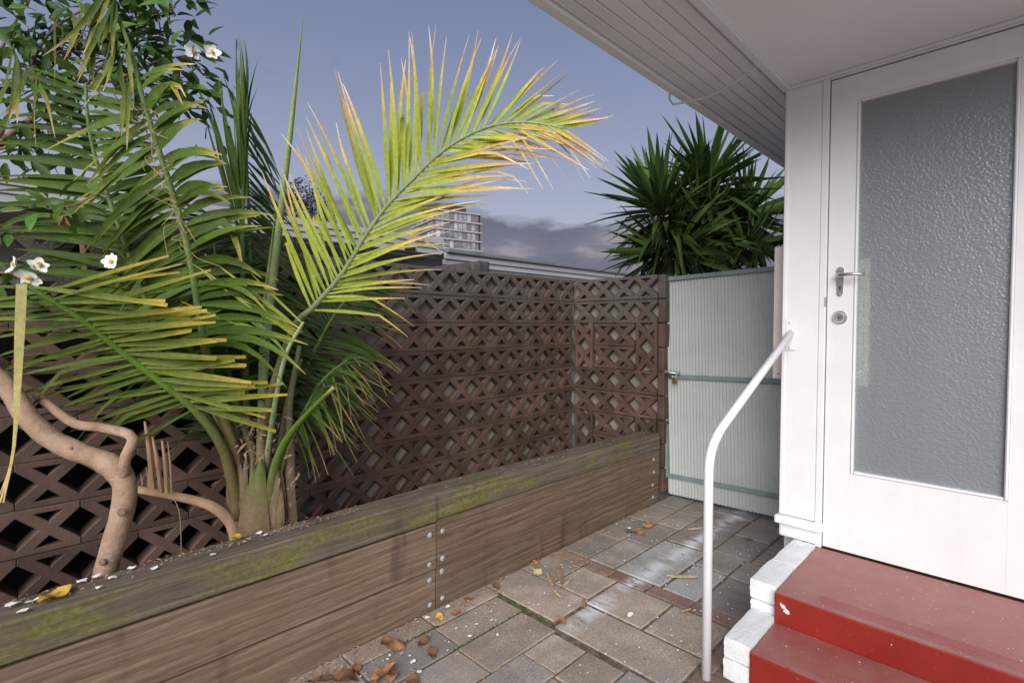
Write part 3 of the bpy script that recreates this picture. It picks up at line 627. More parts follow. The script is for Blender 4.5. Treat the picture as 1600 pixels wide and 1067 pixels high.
# door
dr = MB(); dx0, dx1 = HX + 0.006, HX + 0.046
for p0, p1 in (((dx0, 0.512, 0.245), (dx1, 0.608, 2.264)), ((dx0, -0.108, 0.245), (dx1, 0.026, 2.264))): dr.box(p0, p1)
for p0, p1 in (((dx0, 0.0262, 2.158), (dx1, 0.5118, 2.264)), ((dx0, 0.0262, 0.245), (dx1, 0.5118, 0.585))): dr.box(p0, p1)
door = dr.build('door', M['white'], house)
tag(door, 'white timber door with a large obscure glass pane')
gy0, gy1, gz0, gz1 = 0.0262, 0.5118, 0.585, 2.158
for p0, p1 in (((HX + 0.002, gy1 - 0.011, gz0), (dx1, gy1 - 0.0005, gz1)), ((HX + 0.002, gy0 + 0.0005, gz0), (dx1, gy0 + 0.011, gz1)), ((HX + 0.002, gy0 + 0.0115, gz1 - 0.011), (dx1, gy1 - 0.0115, gz1 - 0.0005)), ((HX + 0.002, gy0 + 0.0115, gz0 + 0.0005), (dx1, gy1 - 0.0115, gz0 + 0.011))):
    box('glazing_bead', p0, p1, M['white'], door, bevel=0.004)
MB().add([(HX + 0.022, gy0 + 0.009, gz0 + 0.009), (HX + 0.022, gy1 - 0.009, gz0 + 0.009), (HX + 0.022, gy1 - 0.009, gz1 - 0.009), (HX + 0.022, gy0 + 0.009, gz1 - 0.009)], [(3, 2, 1, 0)]).build('glass_pane', M['glass'], door)
hp = on_x(1313, 440, HX + 0.005); hy, hzc = hp.y, hp.z
pb = MB(); n = 24; vs = []
for i in range(n):
    a = 2 * math.pi * i / n; cy = max(-1, min(1, math.cos(a) * 1.5)); cz = math.copysign(abs(math.sin(a)) ** 0.55, math.sin(a))
    vs.append((dx0 - 0.006, hy + cy * (0.0125 + 0.002 * cz), hzc + cz * 0.062))
vs += [(dx0, v[1] * 1.0, v[2]) for v in vs]
hd_ = pb.add(vs, [tuple(range(n))] + [(i, i + n, (i + 1) % n + n, (i + 1) % n) for i in range(n)]).build('handle_plate', M['chrome'], door)
MB().tube([(dx0 - 0.004, hy, hzc + 0.024), (dx0 - 0.04, hy, hzc + 0.024), (dx0 - 0.05, hy - 0.01, hzc + 0.024), (dx0 - 0.052, hy - 0.05, hzc + 0.025), (dx0 - 0.050, hy - 0.095, hzc + 0.022)], [0.011, 0.0095, 0.009, 0.007, 0.006], 10, 1.0).build('lever_handle', M['chrome'], door, smooth=True)
box('keyhole', (dx0 - 0.0068, hy - 0.0025, hzc - 0.036), (dx0 - 0.0061, hy + 0.0025, hzc - 0.020), M['dark'], door)
for dz in (0.052, -0.054): dome((dx0 - 0.006, hy, hzc + dz), 0.004, 0.0015, (-1, 0, 0)).build('screw', M['galv'], door, smooth=True)
lp = on_x(1312, 496, HX + 0.005)
lk = MB()
for r0, h0, r1, h1 in ((0.0285, 0.0, 0.0285, 0.004), (0.0285, 0.004, 0.024, 0.008), (0.024, 0.008, 0.019, 0.016), (0.019, 0.016, 0.0175, 0.02), (0.0175, 0.02, 0.0, 0.0185)):
    n = 24; vs = [(dx0 - h0, lp.y + r0 * math.cos(2 * math.pi * k / n), lp.z + r0 * math.sin(2 * math.pi * k / n)) for k in range(n)] + [(dx0 - h1, lp.y + r1 * math.cos(2 * math.pi * k / n), lp.z + r1 * math.sin(2 * math.pi * k / n)) for k in range(n)]
    lk.add(vs, [(k, k + n, (k + 1) % n + n, (k + 1) % n) for k in range(n)])
lko = lk.build('deadlock', M['chrome'], door)
box('keyway', (dx0 - 0.0225, lp.y - 0.0012, lp.z - 0.007), (dx0 - 0.0188, lp.y + 0.0012, lp.z + 0.006), M['dark'], door)
box('strike_plate', (HX - 0.006, 0.609, 1.30), (HX - 0.0032, 0.616, 1.34), M['galv'], house)
# room behind the door
box('room_wall', (5.2, -2.2, 0.2), (5.25, 0.698, 2.7), M['interior'], house)
box('room_wall', (HX + 0.082, -2.2, 0.2), (5.198, -2.15, 2.7), M['interior'], house)
box('room_floor', (HX + 0.082, -2.148, 0.15), (5.198, 0.698, 0.225), M['intfloor'], house)
box('room_ceiling', (HX + 0.082, -2.148, 2.5), (5.198, 0.698, 2.55), M['interior'], house)
cb = MB(); n = 24
for i in range(n + 1):
    y = lerp(0.462, 0.56, i / n); x = HX + 0.07 + 0.012 * math.sin(i * 1.3)
    cb.v += [Vector((x, y, 0.96)), Vector((x, y, 1.50))]; cb.a += [0, 0]
cb.f = [(2 * i, 2 * i + 1, 2 * i + 3, 2 * i + 2) for i in range(n)]
cb.build('curtain', M['curtain'], house, smooth=True)
# porch ceiling and eave
PX0 = 1.58; EX0 = 1.18
box('porch_ceiling', (PX0, -2.2, 2.29), (HX + 0.08, 0.765, 2.335), M['ceiling'], house)
box('edge_trim', (EX0, 0.7655, 2.278), (HX + 0.02, 0.803, 2.325), M['white'], house, bevel=0.007, seg=2)
box('porch_fascia', (PX0 - 0.025, -2.2, 2.27), (PX0 - 0.001, 0.803, 2.44), M['white'], house, bevel=0.003)
box('soffit_backing', (EX0, 0.80, 2.352), (7.0, 1.23, 2.372), M['soffit'], house)
box('soffit_strip', (EX0, 0.804, 2.346), (7.0, 0.845, 2.3515), M['soffit'], house)
yy = 0.848
for k in range(6):
    w = 0.0545
    box('soffit_board', (EX0, yy + 0.0015, 2.332), (7.0, yy + w - 0.003, 2.3515), M['soffit'], house, bevel=0.0025); yy += w
box('gutter', (EX0, yy + 0.002, 2.322), (7.0, yy + 0.052, 2.43), M['ceiling'], house, bevel=0.012, seg=3)
box('roof_deck', (PX0 - 0.02, -2.2, 2.44), (7.0, 1.23, 2.50), M['gutter'], house)
box('added_pale_panel', (3.9, -2.14, 0.226), (3.95, 0.35, 1.95), M['interior'], house)  # pale panel added to catch light, glass reads light below and dark above
st = box('wall_cover_strip', on_x(1210, 386, 2.66), on_x(1222, 592, 2.668) + Vector((0.008, -0.05, 0)), M['cream'], None, bevel=0.006, seg=2)
tag(st, 'narrow cream cover strip fixed upright on the house corner beside the gate', 'strip')
dome((2.6595, 0.836, 0.985), 0.005, 0.003, (-1, 0, 0)).build('screw', M['galv'], st, smooth=True)
cpts = [on_z(1183, 105, 2.30), on_z(1150, 128, 2.285), on_z(1110, 150, 2.272), on_z(1080, 158, 2.268), on_z(1052, 164, 2.27), on_z(1046, 155, 2.285), on_z(1046, 148, 2.31)]
cbl = MB().tube(catmull(cpts[:5], 14) + [Vector(p) for p in cpts[5:]], 0.0048, 6).build('white_cable', M['white'], None, smooth=True)
tag(cbl, 'thin white cable looped from the porch ceiling edge to the gutter', 'cable')

# ------------------------------------------------------------------ steps
stp = thing('door_steps', 'red painted concrete door steps with white painted brick edging', 'steps', (2.1, 0.2, 0))
up = box('upper_step', (1.992, -1.2, 0.0), (HX - 0.001, 0.628, 0.238), M['red'], stp, bevel=0.007, seg=2)
lo = box('lower_step', (1.744, -1.2, 0.0), (1.9915, 0.622, 0.130), M['red'], stp, bevel=0.007, seg=2)
def grip(x0, z, y0, y1, par):
    g = MB()
    for k in range(6): x = x0 + k * 0.0115; g.box((x, y0, z - 0.002), (x + 0.0045, y1, z + 0.0007))
    g.build('grip_lines', M['red'], par)
grip(2.025, 0.238, -0.8, 0.50, up); grip(1.775, 0.130, -0.8, 0.51, lo)
def fleck(b, p, s, n_, squash=.6):
    n_ = Vector(n_); u_ = n_.orthogonal().normalized(); w_ = n_.cross(u_); a0 = rnd.uniform(0, 6.28); k = 7
    b.add([Vector(p) + (u_ * math.cos(a0 + 6.283 * i / k) + w_ * math.sin(a0 + 6.283 * i / k) * squash) * s * rnd.uniform(.5, 1.2) for i in range(k)], [tuple(range(k))])
M['fleck'] = simple('paint_fleck', (0.6, 0.55, 0.5), (0.78, 0.76, 0.74), 60, .7, .2)
for par, z, xa, xb in ((up, .2388, 2.0, 2.53), (lo, .1308, 1.755, 1.985)):
    b = MB()
    for k in range(70): fleck(b, (rnd.uniform(xa, xb), rnd.uniform(-.5, .60), z), rnd.choice((.0012, .0016, .002, .0035)), (0, 0, 1), rnd.uniform(.3, .9))
    tag(b.build('paint_flecks', M['fleck'], par), kind='stuff')
b = MB(); fleck(b, (1.9912, .597, .198), .014, (-1, 0, 0), .5); fleck(b, (1.9912, .585, .182), .012, (-1, 0, 0), .8)
for k in range(5): fleck(b, (1.9912, rnd.uniform(.2, .61), rnd.uniform(.14, .23)), rnd.uniform(.001, .003), (-1, 0, 0))
tag(b.build('paint_flecks', M['fleck'], up), kind='stuff')
def rough_brick(x0, x1, y0, y1, z0, z1):
    me, c = MB().box((x0, y0, z0), (x1, y1, z1)).mesh('side_brick')
    bm = bmesh.new(); bm.from_mesh(me); bmesh.ops.subdivide_edges(bm, edges=bm.edges[:], cuts=5, use_grid_fill=True)
    hx, hy_, hz_ = (x1 - x0) / 2, (y1 - y0) / 2, (z1 - z0) / 2
    for v in bm.verts:
        e = sum((abs(abs(v.co.x) - hx) < 1e-5, abs(abs(v.co.y) - hy_) < 1e-5, abs(abs(v.co.z) - hz_) < 1e-5))
        if e >= 2: v.co.x -= math.copysign(.0009 * (e - 1), v.co.x); v.co.y -= math.copysign(.0009 * (e - 1), v.co.y); v.co.z -= math.copysign(.0009 * (e - 1), v.co.z)
        v.co += Vector((rnd.uniform(-1, 1), rnd.uniform(-1, 1), rnd.uniform(-1, 1))) * 0.0014
    bm.to_mesh(me); bm.free(); me.polygons.foreach_set('use_smooth', [True] * len(me.polygons))
    me.set_sharp_from_angle(angle=R(42))
    return place('side_brick', me, M['wbrick'], stp, c)
for z0, z1 in ((0.172, 0.246), (0.096, 0.170), (0.02, 0.094)):
    xs = [2.024, 2.255, 2.487, 2.542] if z0 != 0.096 else [2.018, 2.13, 2.36, 2.542]
    for a, c in zip(xs, xs[1:]): rough_brick(a, c - 0.003, 0.631, 0.724 + rnd.uniform(-.004, .004), z0, z1)
for z0, z1 in ((0.068, 0.140), (-0.006, 0.066)):
    rough_brick(1.755, 2.015, 0.626, 0.716 + rnd.uniform(-.004, .004), z0, z1)

# ------------------------------------------------------------------ handrail
hr = thing('handrail', 'white tubular metal handrail beside the red steps, bent up to the house corner', 'handrail', (1.70, 0.75, 0))
arc = [Vector((1.700, 0.75, -0.02)), Vector((1.700, 0.75, 0.70))]
A = Vector((1.700, 0.75, 0.81)); Bv = Vector((2.548, 0.75, 1.184))
d1 = (Bv - A).normalized(); p0 = Vector((1.700, 0.75, 0.72)); p2 = A + d1 * 0.13
for k in range(1, 12):
    t = k / 11; arc.append(p0 * (1 - t) ** 2 + A * 2 * t * (1 - t) + p2 * t * t)
arc += [A + d1 * 0.4, Bv]
MB().tube(arc, 0.0158, 16).build('rail_tube', M['rail'], hr, smooth=True)
box('wall_plate', (HX - 0.0052, 0.727, 1.105), (HX - 0.0042, 0.769, 1.248), M['rail'], hr); 
for z in (1.232, 1.118): dome((HX - 0.005, 0.752, z), 0.008, 0.005, (-1, 0, 0), 6).build('bolt', M['rail'], hr)

# ------------------------------------------------------------------ leaves and palms
DN = Vector((0, 0, -1))
def blade(root, d, ln, w, droop, nrm, att, nseg=6, fold=0.35, trunc=None, curl=None, mb=None, peak=0.3):
    """one folded strap leaf; att=(value at base, value at tip)"""
    mb = mb or MB(); d = d.normalized(); vs = []; aa = []; fs = []
    prev = None
    end = trunc or 1.0
    kink = rnd.uniform(.45, .8) if rnd.random() < .14 else 2; kd = rnd.uniform(.3, .9); tw = rnd.gauss(0, .5)
    pts = []
    for i in range(nseg + 1):
        s = i / nseg * end
        p = root + d * (ln * s) + DN * (droop * ln * s * s)
        if curl is not None: p += curl * (ln * s ** 3)
        if s > kink and trunc is None: p += DN * (s - kink) * ln * kd - d * (s - kink) * ln * kd * .5
        pts.append(p)
    for i, p in enumerate(pts):
        s = i / nseg * end
        t = (pts[min(i + 1, nseg)] - pts[max(i - 1, 0)]).normalized()
        wv = t.cross((nrm + t.cross(nrm) * tw * s).normalized())
        wv = wv.normalized() if wv.length > 1e-4 else Vector((1, 0, 0)); nn = wv.cross(t).normalized()
        ww = w * (min(1.0, 0.35 + s / peak * 0.65) if s < peak else (max(0.0, 1 - (s - peak) / (1 - peak)) ** 0.75)) * 0.5
        ww = max(ww, 0.0007)
        vs += [p - wv * ww + nn * ww * fold, p, p + wv * ww + nn * ww * fold]; a = lerp(att[0], att[1], s ** 1.6); aa += [a, a * 0.93, a]
    for i in range(nseg):
        for k in (0, 1): fs.append((i * 3 + k, i * 3 + k + 1, i * 3 + k + 4, i * 3 + k + 3))
    return mb.add(vs, fs, aa, [0.05, 0.5, 0.95] * (nseg + 1))
palm = thing('feather_palm', 'young feather palm with arching green and yellow-tipped fronds in the raised bed', 'palm', at(400, 850, 1.98) - Vector((0, 0, 0.20)))
def img_dir(ang, dep=0.0):       # 0 = to the right, 90 = up, as seen from the path; dep = away from the path
    a = R(ang); return (RT * math.cos(a) + UP * math.sin(a) + FW * dep).normalized()
def frond(pts, r0, r1, mrach, mleaf, s0, nleaf, left, right, singles, rattr=(0, 1), flat=0.75, s1=0.995, label=None):
    """left/right: dict ang=(base,tip) off the midrib, ln=(base,mid,tip), w, droop, att=((b0,b1),(t0,t1)), dep"""
    P = [at(*p) for p in pts]; C = catmull(P, 36)
    cum = [0.0]
    for a, b in zip(C, C[1:]): cum.append(cum[-1] + (b - a).length)
    def pt(s):
        g = s * cum[-1]
        for i in range(len(cum) - 1):
            if g <= cum[i + 1]: 
                t = (g - cum[i]) / max(1e-6, cum[i + 1] - cum[i]); return C[i].lerp(C[i + 1], t), (C[min(i + 2, 36)] - C[max(i - 1, 0)]).normalized()
        return C[-1], (C[-1] - C[-2]).normalized()
    rad = [lerp(r0, r1, min(1, (cum[i] / cum[-1]) ** 0.45)) for i in range(37)]; rad[-1] *= 0.6
    at_ = [lerp(rattr[0], rattr[1], cum[i] / cum[-1]) + 0.001 for i in range(37)]
    fr = MB().tube(C, rad, 8, flat, at_).build('frond', mrach, palm, smooth=True)
    if label: fr['label'] = label
    joined = MB()
    for side, sp in ((1, left), (-1, right)):
        if not sp: continue
        for k in range(nleaf):
            q = (k + 0.5 + rnd.uniform(-.25, .25)) / nleaf
            if q < sp.get('from', 0) or q > sp.get('to', 1) or rnd.random() < sp.get('miss', 0.03): continue
            s = lerp(s0, s1, q); p, t = pt(s)
            t2 = Vector((t.dot(RT), t.dot(UP))); base = math.degrees(math.atan2(t2.y, t2.x))
            if 'abs' in sp: ang = lerp(sp['abs'][0], sp['abs'][1], q) + rnd.gauss(0, sp.get('jit', 3))
            else: ang = base + side * (lerp(sp['ang'][0], sp['ang'][1], q) + rnd.gauss(0, sp.get('jit', 3)))
            dep = sp.get('dep', -0.1) + rnd.gauss(0, 0.10)
            d = img_dir(ang, dep)
            a, b, c = sp['ln']; ln = (lerp(a, b, q * 2) if q < .5 else lerp(b, c, q * 2 - 1)) * rnd.uniform(.90, 1.08)
            tr = sp.get('trunc'); tr = rnd.uniform(*tr) if tr else None
            at0 = tuple(lerp(sp['att'][0][i], sp['att'][1][i], q) for i in (0, 1)); at0 = (at0[0] + rnd.uniform(-.06, .06), at0[1] + rnd.uniform(-.14, .12))
            nr = (-FW + UP * rnd.uniform(-.5, .5) + RT * rnd.uniform(-.4, .4)).normalized()
            dr = sp.get('droop', .15) * rnd.uniform(.5, 1.5)
            cu = (RT * rnd.gauss(0, .05) + FW * rnd.gauss(0, .05))
            mb = blade(p, d, ln, sp.get('w', .022) * rnd.uniform(.8, 1.15) * (0.65 + 0.35 * math.sin(math.pi * min(1, q + .15))), dr, nr, (max(0.001, at0[0]), max(.002, at0[1])), trunc=tr, curl=cu, mb=None if (singles is True or (singles == 'L' and side == 1)) else joined, peak=sp.get('peak', .3))
            if mb is not joined: mb.build('leaflet', mleaf, fr, smooth=True)
    if joined.v: tag(joined.build('leaflets', mleaf, fr, smooth=True), kind='stuff')
    return fr
# the bright frond arching to the right
frond([(412, 805, 1.98), (408, 700, 1.95), (425, 610, 1.93), (458, 512, 1.92), (490, 480, 1.91), (535, 428, 1.91), (576, 361, 1.91), (610, 316, 1.91), (640, 286, 1.90), (674, 252, 1.9), (707, 226, 1.89), (748, 204, 1.88), (785, 194, 1.87), (831, 192, 1.86), (885, 202, 1.84)],
      0.030, 0.0045, M['rachispale'], M['hero'], 0.40, 64,
      dict(ang=(66, 24), ln=(.44, .50, .18), w=.021, droop=-.02, att=((0.0, .95), (.38, 1.15)), dep=-.08, jit=3.5),
      dict(ang=(44, 20), ln=(.36, .47, .22), w=.019, droop=.10, att=((.15, .95), (.55, 1.2)), dep=-.12, jit=3.5), True, (0, 1), label='brightest frond, yellow-green with dry orange tips, arching to the right')
# upright left frond near the shrub
frond([(398, 805, 1.97), (362, 690, 1.93), (330, 590, 1.87), (312, 490, 1.82), (296, 397, 1.78), (272, 310, 1.75), (245, 225, 1.72), (222, 150, 1.70), (206, 85, 1.69), (185, 30, 1.68), (150, -30, 1.68)],
      0.034, 0.006, M['rachis'], M['frond'], 0.34, 50,
      dict(ang=(98, 110), ln=(.30, .30, .20), w=.034, droop=.26, att=((0, .45), (.40, 1.1)), dep=-.05, jit=6, to=.66),
      dict(ang=(76, 62), ln=(.42, .26, .16), w=.038, droop=.40, att=((0, .8), (.35, 1.1)), dep=-.2, jit=7, to=.74), True, (0, 1))
# leftmost tall frond
frond([(388, 808, 1.96), (345, 690, 1.92), (285, 590, 1.86), (240, 500, 1.82), (202, 397, 1.80), (176, 326, 1.79), (150, 250, 1.78), (137, 185, 1.78), (134, 130, 1.78)],
      0.034, 0.005, M['rachis'], M['frond'], 0.40, 40,
      dict(ang=(58, 66), ln=(.46, .44, .30), w=.033, droop=.16, att=((0, .3), (.05, .5)), dep=-.05, jit=4),
      dict(ang=(80, 95), ln=(.30, .26, .2), w=.040, droop=.22, att=((0, .35), (.15, .95)), dep=.05, jit=5), 'L', (0, 1))
# cut frond reaching to the left
frond([(375, 808, 1.93), (350, 705, 1.88), (305, 640, 1.82), (250, 595, 1.75), (190, 548, 1.68), (130, 500, 1.60), (80, 468, 1.54), (36, 442, 1.50)],
      0.034, 0.009, M['stalkgreen'], M['cutfrond'], 0.42, 31,
      dict(abs=(196, 178), ln=(.36, .40, .34), w=.020, droop=.06, att=((0, .25), (.0, .35)), dep=-.05, jit=5),
      dict(abs=(-2, 10), ln=(.42, .46, .56), w=.027, droop=.02, att=((.1, 1.1), (.25, 1.25)), dep=.06, trunc=(.60, .86), jit=6), True, (0, .9), label='cut frond with blunt yellowed leaflet ends, reaching to the left')
# folded upright frond
frond([(396, 800, 2.02), (386, 640, 2.04), (380, 450, 2.05), (379, 330, 2.05), (382, 230, 2.05), (386, 150, 2.05)],
      0.026, 0.006, M['rachis'], M['frond'], 0.62, 15,
      dict(ang=(17, 3), ln=(.62, .42, .24), w=.020, droop=0, att=((0, .3), (.15, .75)), dep=-.02, jit=1.5),
      dict(ang=(-1, -2), ln=(.50, .40, .26), w=.020, droop=0, att=((0, .3), (.15, .75)), dep=.04, jit=1.5), False, (0, 1))
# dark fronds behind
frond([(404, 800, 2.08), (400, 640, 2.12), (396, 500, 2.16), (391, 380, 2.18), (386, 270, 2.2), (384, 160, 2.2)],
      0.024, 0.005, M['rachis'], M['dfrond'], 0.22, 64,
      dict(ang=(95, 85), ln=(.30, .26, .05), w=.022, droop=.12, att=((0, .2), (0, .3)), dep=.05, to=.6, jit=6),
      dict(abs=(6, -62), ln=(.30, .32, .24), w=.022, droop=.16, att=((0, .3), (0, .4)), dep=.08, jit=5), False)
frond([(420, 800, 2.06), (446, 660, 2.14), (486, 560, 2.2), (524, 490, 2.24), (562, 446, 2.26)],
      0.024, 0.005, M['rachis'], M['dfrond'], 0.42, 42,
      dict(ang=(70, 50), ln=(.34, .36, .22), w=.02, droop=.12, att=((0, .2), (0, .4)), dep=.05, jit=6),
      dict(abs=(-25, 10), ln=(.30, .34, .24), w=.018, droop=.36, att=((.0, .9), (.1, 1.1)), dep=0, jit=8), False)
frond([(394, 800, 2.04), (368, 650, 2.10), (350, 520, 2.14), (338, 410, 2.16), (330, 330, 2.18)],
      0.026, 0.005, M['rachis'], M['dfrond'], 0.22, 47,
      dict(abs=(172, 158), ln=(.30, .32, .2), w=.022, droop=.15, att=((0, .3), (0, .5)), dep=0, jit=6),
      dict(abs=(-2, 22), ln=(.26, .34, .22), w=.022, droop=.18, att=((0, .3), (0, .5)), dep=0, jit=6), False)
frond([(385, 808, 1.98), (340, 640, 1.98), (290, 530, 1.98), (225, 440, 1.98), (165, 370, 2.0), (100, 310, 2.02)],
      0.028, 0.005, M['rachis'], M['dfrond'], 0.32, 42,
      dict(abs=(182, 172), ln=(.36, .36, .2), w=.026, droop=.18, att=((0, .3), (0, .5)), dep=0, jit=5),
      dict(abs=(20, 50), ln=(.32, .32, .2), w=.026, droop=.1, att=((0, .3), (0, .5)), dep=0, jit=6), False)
frond([(410, 790, 1.96), (425, 660, 1.90), (445, 560, 1.84), (474, 503, 1.80)], 0.022, 0.007, M['rachispale'], M['hero'], 0.86, 9,
      dict(abs=(160, 138), ln=(.46, .44, .40), w=.018, droop=.02, att=((0, .5), (0, .6)), dep=-.05, jit=5), None, False)
frond([(425, 800, 2.0), (455, 690, 2.05), (500, 600, 2.1), (545, 560, 2.12)], 0.018, 0.004, M['rachis'], M['dfrond'], 0.45, 20,
      dict(abs=(70, 30), ln=(.2, .24, .16), w=.010, droop=.6, att=((.1, .9), (.2, 1.1)), dep=0, jit=14),
      dict(abs=(-70, -40), ln=(.16, .2, .14), w=.012, droop=.4, att=((.5, 1), (.6, 1.1)), dep=0, jit=14), False)
for nm, pts, r_ in (('spear', [(406, 720, 2.0), (414, 560, 2.0), (424, 460, 2.0), (438, 340, 2.0), (456, 190, 2.0), (474, 22, 2.0)], [.018, .019, .019, .016, .011, .001]),
                    ('spear', [(404, 700, 1.99), (408, 560, 1.99), (413, 480, 1.99), (422, 405, 1.99), (430, 332, 1.99)], [.009, .010, .010, .007, .001])):
    C = catmull([at(*p) for p in pts], 20); rr = [lerp(r_[min(int(k / 20 * (len(r_) - 1)), len(r_) - 2)], r_[min(int(k / 20 * (len(r_) - 1)), len(r_) - 2) + 1], (k / 20 * (len(r_) - 1)) % 1 if k < 20 else 1) for k in range(21)]
    MB().tube(C, rr, 7, 0.5, [0.01 + k / 20 for k in range(21)]).build('spear', M['spear'], palm, smooth=True)
# cut green stalk, right side
C = catmull([at(424, 815, 1.93), at(428, 740, 1.92), at(446, 690, 1.91), at(475, 652, 1.9), at(522, 605, 1.88)], 20)
MB().tube(C, [lerp(.030, .010, (k / 20) ** .8) for k in range(21)], 8, .6, [.05 + .95 * k / 20 for k in range(21)]).build('cut_stalk', M['stalkgreen'], palm, smooth=True)
for p in ([(392, 820, 2.02), (372, 720, 2.06), (352, 620, 2.1), (335, 560, 2.12)], [(402, 820, 2.0), (398, 720, 2.0), (372, 640, 2.02), (362, 590, 2.03)], [(432, 815, 2.02), (440, 700, 2.06), (452, 620, 2.1), (470, 560, 2.12)], [(442, 830, 2.0), (455, 740, 2.03), (452, 640, 2.06), (468, 540, 2.1)], [(384, 822, 1.99), (366, 740, 2.0), (345, 670, 2.02), (318, 600, 2.05)]):
    C = catmull([at(*q) for q in p], 14); MB().tube(C, [lerp(.024, .010, k / 14) for k in range(15)], 8, .7, [.02 + .30 * k / 14 for k in range(15)]).build('old_stalk', M['rachispale'], palm, smooth=True)
# trunk: a flared base wrapped by sheaths
tb = MB(); n = 20; prof = [(-.30, .085), (-.16, .098), (-.05, .10), (.04, .092), (.12, .074), (.20, .055), (.27, .036)]
base = at(404, 830, 2.0); vs = []; fs = []; aa = []
for h_, r_ in prof:
    for k in range(n):
        a = 2 * math.pi * k / n; q = r_ * (1 + .10 * math.sin(3 * a + h_ * 8) + rnd.uniform(-.03, .03)); vs.append(base + Vector((math.cos(a) * q, math.sin(a) * q, h_))); aa.append(max(.01, .35 + .3 * math.sin(a * 2 + h_ * 9)))
for i in range(len(prof) - 1):
    for k in range(n): fs.append((i * n + k, i * n + (k + 1) % n, (i + 1) * n + (k + 1) % n, (i + 1) * n + k))
fs.append(tuple((len(prof) - 1) * n + k for k in range(n)))
tb.add(vs, fs, aa).build('trunk', M['palmtrunk'], palm, smooth=True)
def sheath(pts, w, th, aa0, aa1, m, name='leaf_sheath'):
    C = catmull([at(*p) for p in pts], 10); b = MB(); vs = []; fs = []; at_ = []
    for i, p in enumerate(C):
        s = i / 10; t = (C[min(i + 1, 10)] - C[max(i - 1, 0)]).normalized(); wv = t.cross(-FW).normalized(); nn = wv.cross(t).normalized(); ww = w * (1 - s) ** .8 * .5 + .002
        for k in range(7):
            u_ = (k - 3) / 3; vs.append(p + wv * ww * u_ + nn * th * (1 - u_ * u_) * (1 - s * .6)); at_.append(lerp(aa0, aa1, s))
    for i in range(10):
        for k in range(6): fs.append((i * 7 + k, i * 7 + k + 1, (i + 1) * 7 + k + 1, (i + 1) * 7 + k))
    b.add(vs, fs, at_).build(name, m, palm, smooth=True)
sheath([(396, 845, 1.90), (398, 790, 1.90), (404, 750, 1.90), (410, 716, 1.90)], .13, .03, .2, .75, M['palmtrunk'])
for k in range(16):
    x0 = rnd.uniform(366, 448); sheath([(x0, 838 - abs(x0 - 408) * .1, 1.905 + abs(x0 - 410) * .0012), (x0 + (x0 - 410) * .15, rnd.uniform(770, 800), 1.915), (x0 + (x0 - 410) * rnd.uniform(.2, .5) + rnd.gauss(0, 4), rnd.uniform(700, 765), 1.93)], rnd.uniform(.035, .08), .012, rnd.uniform(0, .25), rnd.uniform(.05, .6), M['palmtrunk'])
sc_ = MB()
for k in range(260):
    c = at(rnd.gauss(408, 26), rnd.uniform(650, 800), rnd.uniform(1.90, 2.0)); d = Vector((rnd.gauss(0, .5), rnd.gauss(0, .5), rnd.gauss(.3, .8)))
    blade(c, d, rnd.uniform(.01, .045), rnd.uniform(.004, .014), .3, (-FW + UP * rnd.gauss(0, .5)).normalized(), (.1, .2), 3, .4, mb=sc_)
tag(sc_.build('husk_scraps', M['husk'], palm), kind='stuff')
sheath([(432, 820, 1.94), (436, 770, 1.94), (436, 720, 1.94)], .08, .02, .1, .3, M['palmtrunk'])
sheath([(370, 820, 1.92), (366, 770, 1.92), (355, 720, 1.90)], .07, .02, .1, .4, M['palmtrunk'])
sheath([(452, 815, 1.97), (452, 740, 1.97), (458, 670, 1.98)], .06, .02, .05, .1, M['palmtrunk'])
# snapped brown stalk with upright splinters
C = catmull([at(372, 850, 1.92), at(360, 815, 1.90), at(330, 790, 1.86), at(280, 776, 1.82), at(214, 764, 1.77)], 18)
bs = MB().tube(C, [lerp(.030, .013, (k / 18) ** .6) for k in range(19)], 8, .55).build('snapped_stalk', M['flesh'], palm, smooth=True)
tag(bs, 'snapped dry brown stalk with upright splinters')
for x0, y0, x1, y1, w in ((240, 766, 226, 658, .011), (236, 764, 230, 684, .009), (252, 768, 238, 682, .010), (261, 770, 253, 688, .009), (268, 772, 262, 690, .004), (232, 764, 228, 730, .004), (222, 764, 220, 740, .003)):
    a, c = at(x0, y0, 1.79), at(x1, y1, 1.80); MB().tube([a, a.lerp(c, .55) + RT * .003, c], [w * 1.0, w * .9, w * .35], 5, .45).build('splinter', M['splint'], bs)
C = catmull([at(268, 772, 1.78), at(280, 800, 1.77), at(283, 850, 1.77), at(281, 880, 1.78)], 10); MB().tube(C, .0015, 5).build('fibre', M['flesh'], bs)
